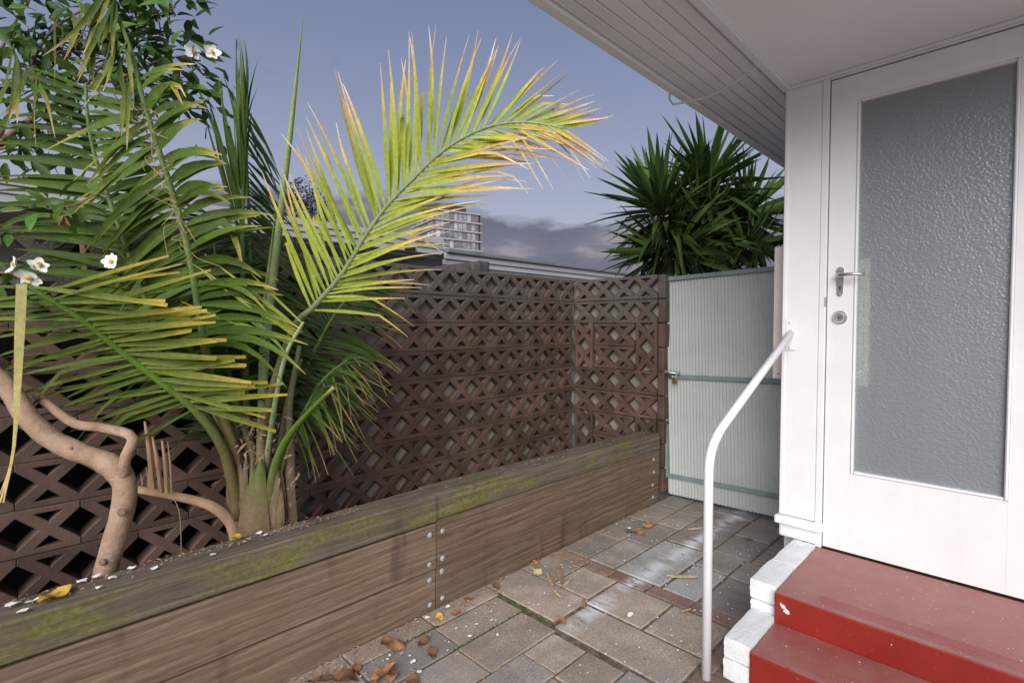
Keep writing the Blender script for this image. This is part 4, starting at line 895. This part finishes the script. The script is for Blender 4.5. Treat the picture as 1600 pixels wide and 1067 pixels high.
# torn strips hanging from the cut frond end
hg = MB()
for dx, w in ((0, .022), (5, .018), (-5, .012)):
    C = catmull([at(33 + dx, 444, 1.5), at(30 + dx, 520, 1.49), at(26 + dx * .6, 620, 1.48), at(20, 710, 1.48), at(0 + dx, 785, 1.48)], 14); vs = []; aa = []
    for i, p in enumerate(C):
        ww = w * .5 * (1 - .75 * (i / 14)); vs += [p - RT * ww, p - FW * ww * .5, p + RT * ww]; aa += [.1 + .6 * i / 14] * 3
    hg.add(vs, [(i * 3 + k, i * 3 + k + 1, i * 3 + k + 4, i * 3 + k + 3) for i in range(14) for k in (0, 1)], aa)
hg.build('torn_strips', M['tornleaf'], palm, smooth=True)
hl = MB()
for k in range(34):
    x0 = rnd.choice((90, 112, 135, 150, 165, 172, 178, 185, 190, 25, 45, 60, 195, 200)) + rnd.gauss(0, 5); y0 = rnd.uniform(-25, 40) if x0 < 180 and x0 > 75 else (rnd.uniform(60, 130) if x0 < 80 else rnd.uniform(60, 150))
    blade(at(x0, y0, 1.66), img_dir(-90 + rnd.gauss(-8, 12), rnd.gauss(0, .1)), rnd.uniform(.10, .24), rnd.uniform(.014, .026), .1, (-FW + RT * rnd.gauss(0, .5)).normalized(), (rnd.uniform(.2, .55), rnd.uniform(.85, 1.15)), curl=RT * rnd.gauss(-.1, .15), mb=hl)
hl.build('drooping_leaflets', M['frond'], palm, smooth=True)
# stringy fibres on the left fronds
fb = MB()
for k in range(46):
    c = at(rnd.uniform(205, 300), rnd.uniform(150, 400), 1.70); c = at(lerp(210, 290, k / 46) + rnd.gauss(0, 8), lerp(110, 400, k / 46) + rnd.gauss(0, 10), 1.70)
    C = catmull([c, c + Vector((rnd.gauss(0, .02), rnd.gauss(0, .02), -.02)), c + Vector((rnd.gauss(0, .03), rnd.gauss(0, .03), -.06 + rnd.gauss(0, .02)))], 5); fb.tube(C, .001, 4)
tag(fb.build('loose_fibres', M['flesh'], palm), kind='stuff')

# ------------------------------------------------------------------ camellia with the crooked trunk
cam_t = thing('camellia_tree', 'camellia with crooked smooth tan trunk, glossy leaves and white flowers at left', 'tree', at(165, 900, 1.575) - Vector((0, 0, .25)))
TP = [(160, 960, 1.57), (165, 895, 1.575), (180, 840, 1.58), (194, 785, 1.6), (192, 748, 1.61), (165, 722, 1.62), (120, 705, 1.62), (80, 685, 1.61), (42, 650, 1.60), (12, 605, 1.60), (-40, 560, 1.62), (-80, 480, 1.66), (-90, 380, 1.72)]
C = catmull([at(*p) for p in TP], 44)
tr = MB().tube(C, [(lerp(.033, .0275, k / 44) if k < 38 else lerp(.0285, .016, (k - 38) / 6)) * (1.14 if 14 < k < 19 else 1) * (1 + rnd.uniform(-.055, .055)) for k in range(45)], 14).build('trunk', M['bark'], cam_t, smooth=True)
C = catmull([at(192, 748, 1.60), at(196, 715, 1.58), at(206, 682, 1.58), at(160, 668, 1.6), at(118, 662, 1.62), at(80, 636, 1.66), at(40, 605, 1.7), at(-30, 560, 1.75)], 26)
MB().tube(C, [lerp(.016, .013, k / 26) for k in range(27)], 10).build('branch', M['bark'], cam_t, smooth=True)
for p, r_ in (((190, 800, 1.555), .013), ((160, 878, 1.54), .011), ((112, 700, 1.575), .006)): 
    dome(at(*p), r_, .006, -FW, 9).build('knot', M['twig'], cam_t, smooth=True)
br = [[(-90, 380, 1.72), (-60, 300, 1.9), (-10, 235, 2.0), (50, 185, 2.05), (130, 140, 2.05), (200, 118, 2.05), (250, 95, 2.04), (325, 82, 2.02)],
      [(-10, 235, 2.0), (40, 120, 2.05), (80, 50, 2.08), (150, 10, 2.08), (230, 25, 2.06), (275, 12, 2.05)],
      [(-60, 300, 1.9), (-20, 150, 2.0), (10, 60, 2.05), (60, -20, 2.06)],
      [(200, 118, 2.05), (250, 130, 2.03), (312, 142, 2.02)], [(130, 140, 2.05), (180, 80, 2.08), (230, 60, 2.08), (262, 38, 2.06)],
      [(-90, 380, 1.72), (-40, 345, 1.62), (0, 332, 1.60), (60, 328, 1.59), (110, 322, 1.58), (150, 304, 1.57)],
      [(-90, 420, 1.7), (-20, 425, 1.6), (30, 428, 1.58), (60, 440, 1.57)],
      [(-10, 235, 2.0), (60, 220, 2.0), (120, 200, 1.98)], [(50, 185, 2.05), (70, 120, 2.1), (120, 70, 2.1), (150, 60, 2.1)]]
LF = []
for v in range(3):
    b = blade(Vector((0, 0, 0)), Vector((1, 0, 0)), 1.0, .46, .12 + .12 * v, Vector((0, 0, 1)), (.1 + .2 * v, .5 + .2 * v), 6, .3, peak=.42); me, _ = b.mesh('leaf', True, False); me.materials.append(M['camellia']); LF.append(me)
def aim(d, nrm):
    d = d.normalized(); y = nrm.cross(d)
    y = y.normalized() if y.length > 1e-3 else d.orthogonal().normalized(); z = d.cross(y)
    return Matrix((d, y, z)).transposed().to_quaternion()
nleaves = 0
for bi, p in enumerate(br):
    C = catmull([at(*q) for q in p], 24)
    lw = bi in (5, 6)
    MB().tube(C, [lerp((.027, .011, .016)[bi] if bi < 3 else .006, .002, (k / 24) ** .6) for k in range(25)], 6).build('branch', M['twig'], cam_t, smooth=True)
    nl = [74, 50, 24, 34, 34, 30, 12, 20, 30][bi]
    for k in range(nl):
        s = rnd.uniform(.25 if bi < 3 else .1, 1.0); c = C[int(s * 24)]
        off = Vector((rnd.gauss(0, 1), rnd.gauss(0, 1), rnd.gauss(0, 1))) * (.03 if lw else .085)
        if bi == 3: off *= .5
        d = (off.normalized() + Vector((rnd.gauss(0, .5), rnd.gauss(0, .5), rnd.gauss(-.15, .4)))).normalized()
        nr = (Vector((0, 0, 1)) - FW * 1.1 + Vector((rnd.gauss(0, .5), rnd.gauss(0, .5), rnd.gauss(0, .4)))).normalized()
        place('leaf', rnd.choice(LF), None, cam_t, c + off * .8, aim(d, nr), rnd.uniform(.065, .095) * (.85 if lw else 1)); nleaves += 1
    if not lw and bi != 3:
        for k in range(8):
            c = C[rnd.randint(6, 24)]; e = c + Vector((rnd.gauss(0, .07), rnd.gauss(0, .07), rnd.gauss(0, .07))); MB().tube([c, c.lerp(e, .5) + Vector((0, 0, .01)), e], [.003, .002, .001], 5).build('twig', M['twig'], cam_t)
fol = MB()
for bi, p in enumerate(br):
    if bi in (5, 6): continue
    C = catmull([at(*q) for q in p], 24)
    for k in range(75):
        c = C[int(rnd.uniform(.3, 1.0) * 24)] + Vector((rnd.gauss(0, .085), rnd.gauss(0, .085), rnd.gauss(0, .085)))
        d = Vector((rnd.gauss(0, 1), rnd.gauss(0, 1), rnd.gauss(-.2, .7)))
        nr = (Vector((0, 0, 1)) - FW * 1.1 + Vector((rnd.gauss(0, .5), rnd.gauss(0, .5), rnd.gauss(0, .4)))).normalized()
        blade(c, d, rnd.uniform(.055, .085), .036, .15, nr, (rnd.uniform(.05, .4), rnd.uniform(.3, .9)), 4, .3, peak=.42, mb=fol)
tag(fol.build('foliage', M['camellia'], cam_t, smooth=True), kind='stuff')
def flower(p, face, r_, n=6, lab=None):
    face = face.normalized(); u_ = face.orthogonal().normalized(); w_ = face.cross(u_); c = at(*p); b = MB()
    for k in range(n):
        a = 2 * math.pi * k / n + rnd.uniform(-.2, .2); d = u_ * math.cos(a) + w_ * math.sin(a); rr = r_ * rnd.uniform(.8, 1.15); side = face.cross(d); cup = rnd.uniform(.05, .45)
        vs = []; 
        for i in range(5):
            s = i / 4; hw = rr * .42 * math.sin(math.pi * min(.93, .12 + s * .8)) ; q = c + d * rr * s + face * rr * (cup * s * s + rnd.uniform(-.03, .03)); vs += [q - side * hw + face * rr * .06, q, q + side * hw + face * rr * .06]
        b.add(vs, [(i * 3 + j, i * 3 + j + 1, i * 3 + j + 4, i * 3 + j + 3) for i in range(4) for j in (0, 1)])
    f = b.build('flower', M['petal'], cam_t, smooth=True)
    s = MB()
    for k in range(16):
        d = (face * .8 + u_ * rnd.uniform(-.6, .6) + w_ * rnd.uniform(-.6, .6)).normalized(); s.tube([c + face * .002, c + d * r_ * .38], [.0016, .0028], 5)
    s.build('stamens', M['stamen'], f)
flower((302, 82, 2.0), -FW + UP * -.1 + RT * .7, .032, 5); flower((331, 82, 1.99), -FW + RT * .9, .028, 5)
flower((46, 432, 1.56), -FW * .8 - UP * .6 + RT * .2, .036, 6); flower((24, 414, 1.57), -FW - RT * .5 + UP * .3, .030, 5); flower((175, 409, 1.62), -FW + UP * .15, .026, 8)
flower((60, 415, 1.60), -FW * .5 + UP * .5 + RT * .8, .030, 5)
for p in ((98, 338, 1.57), (55, 118, 1.98), (88, 83, 2.0)):
    c = at(*p); b = MB()
    for k in range(7): b = blade(c, Vector((rnd.gauss(0, .5), rnd.gauss(0, .5), -1)), rnd.uniform(.02, .034), .014, .1, -FW, (.1, .2), 3, .4, mb=b)
    b.build('withered_flower', M['deadleaf'], cam_t)
stick = MB().tube([at(140, 480, 1.95), at(133, 420, 1.95), at(127, 357, 1.95)], [.011, .0115, .011], 4).build('wooden_stick', M['flesh'])
tag(stick, 'broken tan wooden stick standing in the foliage at the top of the wall', 'stick')

# ------------------------------------------------------------------ yucca beyond the gate
yc = thing('yucca', 'dark green spiky yucca rising behind the gate and wall', 'yucca', (4.6, 2.35, 0))
YB = []
for v in range(4):
    b = blade(Vector((0, 0, 0)), Vector((1, 0, 0)), 1.0, .105, [0, .06, .14, .30][v], Vector((0, 0, 1)), (.05, 1.0), 6, .5, peak=.38); me, _ = b.mesh('blade', True, False); me.materials.append(M['yucca']); YB.append(me)
heads = [((1032, 322, 4.75), 62, (.55, .76), img_dir(120)), ((1105, 285, 4.9), 70, (.58, .80), img_dir(85)), ((1165, 335, 5.1), 50, (.5, .72), img_dir(40)), ((1040, 392, 4.7), 50, (.5, .7), img_dir(190)), ((1110, 365, 4.75), 40, (.5, .66), img_dir(-60)), ((1190, 385, 4.6), 26, (.45, .6), img_dir(-40))]
for (p, n, (l0, l1), ax) in heads:
    c = at(*p); foot = Vector((4.62 + rnd.uniform(-.12, .12), 2.36 + rnd.uniform(-.12, .12), 0))
    C = catmull([foot, foot.lerp(c, .5) + Vector((0, 0, .15)), c], 10); MB().tube(C, [lerp(.055, .035, k / 10) for k in range(11)], 9).build('trunk', M['yuccatrunk'], yc, smooth=True)
    ax = (ax + Vector((0, 0, .25))).normalized()
    for k in range(n):
        while True:
            d = Vector((rnd.gauss(0, 1), rnd.gauss(0, 1), rnd.gauss(0, 1))).normalized()
            if d.dot(ax) > -.55: break
        v = 0 if d.dot(ax) > .5 else (rnd.choice((0, 1, 1, 2)) if d.dot(ax) > -.1 else rnd.choice((1, 2, 3)))
        nr = (ax - d * ax.dot(d)); nr = nr.normalized() if nr.length > .05 else Vector((0, 0, 1))
        place('blade', YB[v], None, yc, c + d * .03 - ax * .10 * (1 - d.dot(ax)), aim(d, nr + Vector((rnd.gauss(0, .2), rnd.gauss(0, .2), rnd.gauss(0, .2)))), rnd.uniform(l0, l1))

ib = MB()
for (p, n, (l0, l1), ax) in heads:
    c = at(*p); ax = (ax + Vector((0, 0, .25))).normalized()
    for k in range(int(n * 1.5)):
        d = Vector((rnd.gauss(0, 1), rnd.gauss(0, 1), rnd.gauss(0, 1))).normalized()
        nr = (ax - d * ax.dot(d)); nr = nr.normalized() if nr.length > .05 else Vector((0, 0, 1))
        blade(c + d * .03 - ax * .12 * (1 - d.dot(ax)), d, rnd.uniform(l0, l1) * rnd.uniform(.7, 1.0), .06, rnd.choice((0, .05, .1, .3)), nr, (.05, 1.0), 5, .5, peak=.38, mb=ib)
tag(ib.build('inner_blades', M['yucca'], yc, smooth=True), kind='stuff')
# ------------------------------------------------------------------ beyond the wall
nb = thing('neighbour_house', 'low grey flat-roofed neighbouring building seen over the block wall', 'building', (4.0, 6.4, 0))
box('wall', (-4.0, 6.45, 0), (10.2, 6.6, 2.1), M['nwall'], nb)
box('roof', (-4.0, 6.3, 2.30), (10.4, 11.0, 2.345), M['gutter'], nb)
box('gutter', (4.62, 5.93, 2.272), (10.4, 6.29, 2.335), M['gutter'], nb, bevel=0.01)
for k, (z0, z1, y) in enumerate(((2.185, 2.268, 5.985), (2.10, 2.178, 6.02))):
    box('fascia_board', (4.62, y, z0), (10.35, y + 0.05, z1), M['fascia'], nb, bevel=0.004)
box('soffit', (4.62, 6.02, 2.05), (10.3, 6.44, 2.085), M['nwall'], nb)
for k, (z0, z1) in enumerate(((2.300, 2.37), (2.235, 2.295), (2.165, 2.23))):
    box('canopy_board', (-4.0, 5.55 + 0.02 * k, z0), (4.25, 5.60 + 0.02 * k, z1), M['fascia'], nb, bevel=0.004)
box('canopy_roof', (-4.0, 5.62, 2.33), (4.25, 6.28, 2.362), M['gutter'], nb)
box('canopy_soffit', (-4.0, 5.66, 2.12), (4.2, 6.44, 2.158), M['nwall'], nb)
box('canopy_vent', (3.66, 5.556, 2.168), (3.80, 5.588, 2.228), M['dark'], nb)
pr = thing('dividing_wall', 'dark weathered wall end standing just behind the block wall under the roof edge', 'wall', (2.35, 3.4, 0))
q0 = on_y(749, 407, 2.80); q1 = on_y(766, 407, 2.80)
for c in range(8):
    box('block', (q0.x, 2.80 + (0.0 if c % 2 else .004), q0.z - .205 * (c + 1) + .006), (q1.x, 5.0, q0.z - .205 * c), M['darkbrick'], pr, bevel=.006)
fe = thing('added_backdrop', 'added shade-black fence seen through the pierced blocks at left', 'backdrop', (0.2, 3.0, 0))  # black boards added behind the open blocks so their holes read dark
M['backdrop'] = simple('shade_black', (0.008, 0.007, 0.006), (0.02, 0.017, 0.014), 9, 0.9, 0.3, 0.003, 60, (6, 6, .5))
x = -1.6
while x < 1.1:
    box('backdrop_board', (x, 2.92 + rnd.uniform(0, .006), 0), (x + .098, 2.94, 1.40 + rnd.uniform(-.01, .01)), M['backdrop'], fe); x += .0985
box('backdrop_rail', (-1.6, 2.95, .4), (1.1, 3.0, .48), M['backdrop'], fe)
# apartment tower
aw = thing('apartment_tower', 'distant grey apartment tower with pale floor bands and corner balconies', 'building', at(679, 325, 165) * 1.0)
WL[aw].z = 0; aw.location.z = 0
g0 = at(679, 325, 165); G0 = Vector((g0.x, g0.y, 0))
e1 = (RT * 15.8 + Vector((FW.x, FW.y, 0)).normalized() * 10).normalized(); e2 = Vector((-e1.y, e1.x, 0))
if e2.dot(RT) > 0: e2 = -e2
Ht = 38.6; W1, W2 = 17.2, 19.5
def obox(name, o, a0, a1, b0, b1, z0, z1, m, par):
    vs = [G0 + e1 * a + e2 * b + Vector((0, 0, z)) for z in (z0, z1) for a, b in ((a0, b0), (a1, b0), (a1, b1), (a0, b1))]
    fs = [(0, 3, 2, 1), (4, 5, 6, 7), (0, 1, 5, 4), (1, 2, 6, 5), (2, 3, 7, 6), (3, 0, 4, 7)]
    bb = MB().add(vs, fs); return bb.build(name, m, par)
obox('wall', 0, 0, W1 - 1.1, 0, W2, 0, Ht - .1, M['towerwall'], aw)
obox('recess_wall', 0, W1 - 1.1, W1 - .25, .5, W2, 0, Ht - .1, M['towerdark'], aw)
obox('plant_room', 0, 1.0, 12.0, 1.2, 14, Ht, Ht + 2.2, M['towerdark'], aw)
fl = 3.05
for k in range(8):
    z = Ht - fl * k
    obox('floor_slab', 0, -.5, W1, -.5, W2 + .3, z - .35, z + .05, M['slab'], aw)
    if k < 7:
        for j in range(9):
            a = .5 + j * 1.62
            if (j + k) % 5 == 3: continue
            obox('window', 0, a, a + 1.25, -.06, .1, z - fl + .25, z - .6, M['pane'], aw)
        for j in range(6):
            a = 1.0 + j * 3.0; obox('window', 0, -.06, .1, a, a + 2.2, z - fl + .25, z - .6, M['pane'], aw)
        obox('balcony_post', 0, W1 - .5, W1 - .15, -.3, 0.05, z - fl, z - .36, M['towerwall'], aw)
# far trees
def far_tree(p, h_, rx, n, label, m):
    c = at(*p); t = thing('tree', label, 'tree', (c.x, c.y, 0)); D = (c - C0).length
    MB().tube([Vector((c.x, c.y, 0)), Vector((c.x, c.y, c.z * .5)), c], [.25, .18, .06], 8).build('trunk', M['bare'], t)
    b = MB()
    for k in range(n):
        d = Vector((rnd.gauss(0, 1), rnd.gauss(0, 1), rnd.gauss(0, 1))); d = d.normalized() * rnd.uniform(.2, 1) ** .5
        q = c + Vector((d.x * rx, d.y * rx, d.z * h_)) * (1 + .2 * math.sin(d.x * 7) * math.cos(d.z * 5)); s = rnd.uniform(.06, .13) * rx
        u_ = Vector((rnd.gauss(0, 1), rnd.gauss(0, 1), rnd.gauss(0, 1))).normalized(); w_ = u_.orthogonal().normalized()
        b.add([q, q + u_ * s + w_ * s * .4, q + u_ * s * 1.7, q + u_ * s - w_ * s * .4], [(0, 1, 2, 3)])
    tag(b.build('crown', m, t), kind='stuff')
far_tree((478, 330, 24), 1.5, 1.25, 1500, 'dark rounded tree far behind the palm spear', M['farleaf'])
far_tree((180, 352, 30), 1.3, 4.0, 900, 'low dark tree behind the roof at far left', M['farleaf'])
bt_ = thing('bare_tree', 'bare winter tree far beyond the low roof, beside the yucca', 'tree', at(938, 470, 60) * 1.0)
WL[bt_].z = 0; bt_.location.z = 0; bb = MB(); bc = at(938, 430, 60)
def twig(p, d, ln, r_, dep):
    e = p + d * ln; bb.tube([p, p.lerp(e, .5) + Vector((rnd.gauss(0, .03), rnd.gauss(0, .03), 0)) * ln, e], [r_, r_ * .8, r_ * .6], 4, cap=False)
    if dep:
        for k in range(3 if dep > 1 else 4):
            twig(p.lerp(e, rnd.uniform(.5, 1)), (d + Vector((rnd.gauss(0, .5), rnd.gauss(0, .5), rnd.gauss(.1, .3)))).normalized(), ln * rnd.uniform(.55, .8), r_ * .6, dep - 1)
for k in range(7): twig(Vector((bc.x, bc.y, bc.z - 1.6)) + RT * rnd.uniform(-2.2, 2.6), Vector((rnd.gauss(0, .3), rnd.gauss(0, .3), 1)).normalized(), 1.0, .05, 3)
bb.tube([Vector((bc.x, bc.y, 0)), Vector((bc.x, bc.y, bc.z - 1.4))], [.3, .15], 8)
bb.build('branches', M['bare'], bt_)

# ------------------------------------------------------------------ litter
def dry_leaf(n=9, seed=0):
    r2 = random.Random(seed); b = MB(); vs = []; fs = []
    for i in range(n + 1):
        s = i / n; w = .42 * math.sin(math.pi * min(.97, .06 + s * .94)) * r2.uniform(.75, 1.2)
        for k in range(5):
            u_ = (k - 2) / 2; vs.append((s - .5, u_ * w * .8, .2 * u_ * u_ * w + .07 * math.sin(s * 7 + seed) + .05 * r2.uniform(-1, 1) * (abs(u_) > .4)))
    for i in range(n):
        for k in range(4): fs.append((i * 5 + k, i * 5 + k + 1, i * 5 + k + 6, i * 5 + k + 5))
    return b.add(vs, fs).mesh('fallen_leaf', True, False)[0]
DL = [dry_leaf(9, s) for s in range(6)]
for me in DL: me.materials.append(M['deadleaf'])
DY = dry_leaf(9, 7); DY.materials.append(M['yellowleaf']); DP = dry_leaf(9, 9); DP.materials.append(M['paleleaf'])
def rq(): return Quaternion((0, 0, 1), rnd.uniform(0, 6.28)) @ Quaternion((1, 0, 0), rnd.gauss(0, .25)) @ Quaternion((0, 1, 0), rnd.gauss(0, .2))
spots = [(605, 1003, .075), (622, 1008, .07), (660, 1002, .055), (675, 1020, .055), (600, 1048, .09), (612, 1055, .06), (540, 1058, .10), (510, 1060, .06), (585, 1062, .05), (875, 970, .06), (732, 935, .05), (775, 915, .05), (820, 877, .05), (715, 957, .06), (838, 878, .05), (645, 1062, .06), (1000, 832, .06), (985, 830, .07), (1012, 822, .07), (1170, 842, .05), (1020, 818, .05), (556, 1045, .05), (490, 1062, .06)]
for x, y, s in spots:
    p = on_z(x, y, .008 + s * .05)
    tag(place('fallen_leaf', rnd.choice(DL), None, None, p, rq(), s), 'curled dry brown leaf fallen on the paving', 'leaf', 'dry brown leaves on the paving')
tag(place('fallen_leaf', DY, None, None, on_z(687, 963, .01), rq(), .045), 'small bright yellow leaf on the paving below the planter bolts', 'leaf')
tag(place('fallen_leaf', DP, None, None, on_z(840, 893, .010), Quaternion((0, 0, 1), .9), .075), 'large pale yellow leaf on the paving against the planter', 'leaf')
tag(place('fallen_leaf', DY, None, None, on_z(86, 929, .50), Quaternion((0, 0, 1), .6), .085), 'long yellow leaf lying on the mossy planter edge at left', 'leaf')
tag(place('fallen_leaf', DY, None, None, on_z(370, 838, .502), Quaternion((0, 0, 1), 1.6), .05), 'small yellow leaf on the planter edge at the palm base', 'leaf')
def chip(x, y, ln, ang, lab):
    p = on_z(x, y, .008); b = MB(); d = Vector((math.cos(ang), math.sin(ang), 0)); w_ = Vector((-d.y, d.x, 0)); vs = []
    for i in range(5):
        s = i / 4 - .5; hw = ln * .10 * (1 - abs(s) * 1.1) * rnd.uniform(.8, 1.2) + .002; vs += [p + d * ln * s - w_ * hw, p + d * ln * s + w_ * hw, p + d * ln * s + Vector((0, 0, .006))]
    b.add(vs, [f for i in range(4) for f in ((i * 3, i * 3 + 3, i * 3 + 5, i * 3 + 2), (i * 3 + 1, i * 3 + 2, i * 3 + 5, i * 3 + 4))])
    tag(b.build('bark_piece', M['chips']), lab, 'bark')
chip(1066, 900, .15, 0.05 - .9, 'single orange-brown bark sliver on the grey pavers beside the handrail')
chip(1100, 824, .22, -.55, 'long pale bark strip behind the handrail post')
chip(875, 897, .16, .8, 'largest piece of the bark heap on the paving by the planter'); chip(860, 905, .13, .95, 'thin bark piece at the near side of the bark heap'); chip(885, 910, .11, .3, 'short bark piece at the far side of the bark heap')
chip(872, 928, .06, 1.2, 'small bark piece just in front of the bark heap'); chip(912, 943, .07, .6, 'bark piece lying on the corner of the big pale paver'); chip(1072, 953, .05, -.4, 'small bark piece on the red brick row')
deb = MB()
def crumb(p, s):
    a = rnd.uniform(0, 6.28); d = Vector((math.cos(a), math.sin(a), rnd.uniform(-.1, .3))); w_ = Vector((-d.y, d.x, rnd.uniform(-.3, .3))); k = rnd.uniform(.12, .45)
    deb.add([p - d * s, p + w_ * s * k + Vector((0, 0, s * .25)), p + d * s, p - w_ * s * k + Vector((0, 0, s * .25))], [(0, 1, 2, 3)])
for k in range(4200):
    u_ = rnd.random()
    if u_ < .5: x, y = rnd.uniform(.5, 3.2), PF - .012 - abs(rnd.gauss(0, .05))
    elif u_ < .62: x, y = rnd.gauss(2.05, .12), rnd.gauss(1.60, .08)
    elif u_ < .80: x, y = rnd.uniform(.6, 3.2), rnd.uniform(.8, 1.74)
    elif u_ < .9: x, y = (rnd.choice((1.56, 1.82, 2.06, 2.148)) + rnd.gauss(0, .012), rnd.uniform(.85, 1.74)) if rnd.random() < .5 else (rnd.uniform(.8, 1.55), rnd.choice((1.655, 1.485, 1.295, 1.13)) + rnd.gauss(0, .01))
    else: x, y = rnd.gauss(3.0, .2), rnd.gauss(1.6, .15)
    if y > PF - .008: continue
    crumb(Vector((x, y, .005 + rnd.uniform(0, .004))), rnd.uniform(.0015, .006) if rnd.random() < .85 else rnd.uniform(.006, .014))
for k in range(420):
    x = rnd.uniform(0, 1.0) if rnd.random() < .75 else rnd.uniform(1, 3.1); crumb(Vector((x, PF + rnd.uniform(.02, .11) if x > .9 else PF + .06 + rnd.gauss(.02, .02), .498 - (.02 * max(0, x - 1.3) / 1.9))), rnd.uniform(.002, .010))
tag(deb.build('leaf_litter', M['chips']), 'scattered tan bark crumbs and leaf litter on paving and planter', 'litter', kind='stuff')
pt = MB()
def petal(p, s):
    a = rnd.uniform(0, 6.28); vs = []
    for i in range(7):
        b_ = a + 2 * math.pi * i / 7; vs.append(p + Vector((math.cos(b_) * s, math.sin(b_) * s * .7, rnd.uniform(0, s * .5))))
    return vs
for k in range(300):
    p = Vector((rnd.uniform(.7, 3.0), rnd.uniform(.82, 1.74), .007)); pt.add(petal(p, rnd.uniform(.002, .006)), [tuple(range(7))])
for x, y, s in [(668, 965, .012), (578, 1000, .0), (735, 993, .012), (745, 975, .010), (985, 961, .016), (983, 825, .016), (700, 948, .012), (645, 1034, .012), (655, 1050, .011), (640, 1062, .010)]:
    if s: pt.add(petal(on_z(x, y, .007), s), [tuple(range(7))])
for x, y, s in [(20, 945, .024), (50, 940, .022), (35, 955, .018), (128, 908, .018), (152, 900, .02), (176, 903, .016), (205, 888, .017), (240, 888, .016), (333, 866, .014), (405, 833, .018), (65, 935, .014), (155, 917, .013), (415, 836, .012)]:
    pt.add(petal(on_z(x, y, .496), s * .7), [tuple(range(7))])
for k in range(40): pt.add(petal(Vector((rnd.uniform(1.4, 3.1), PF + rnd.uniform(.01, .11), .492)), rnd.uniform(.002, .004)), [tuple(range(7))])
tag(pt.build('fallen_petals', M['petal']), 'white camellia petals scattered over the planter edge and paving', 'petals', kind='stuff')
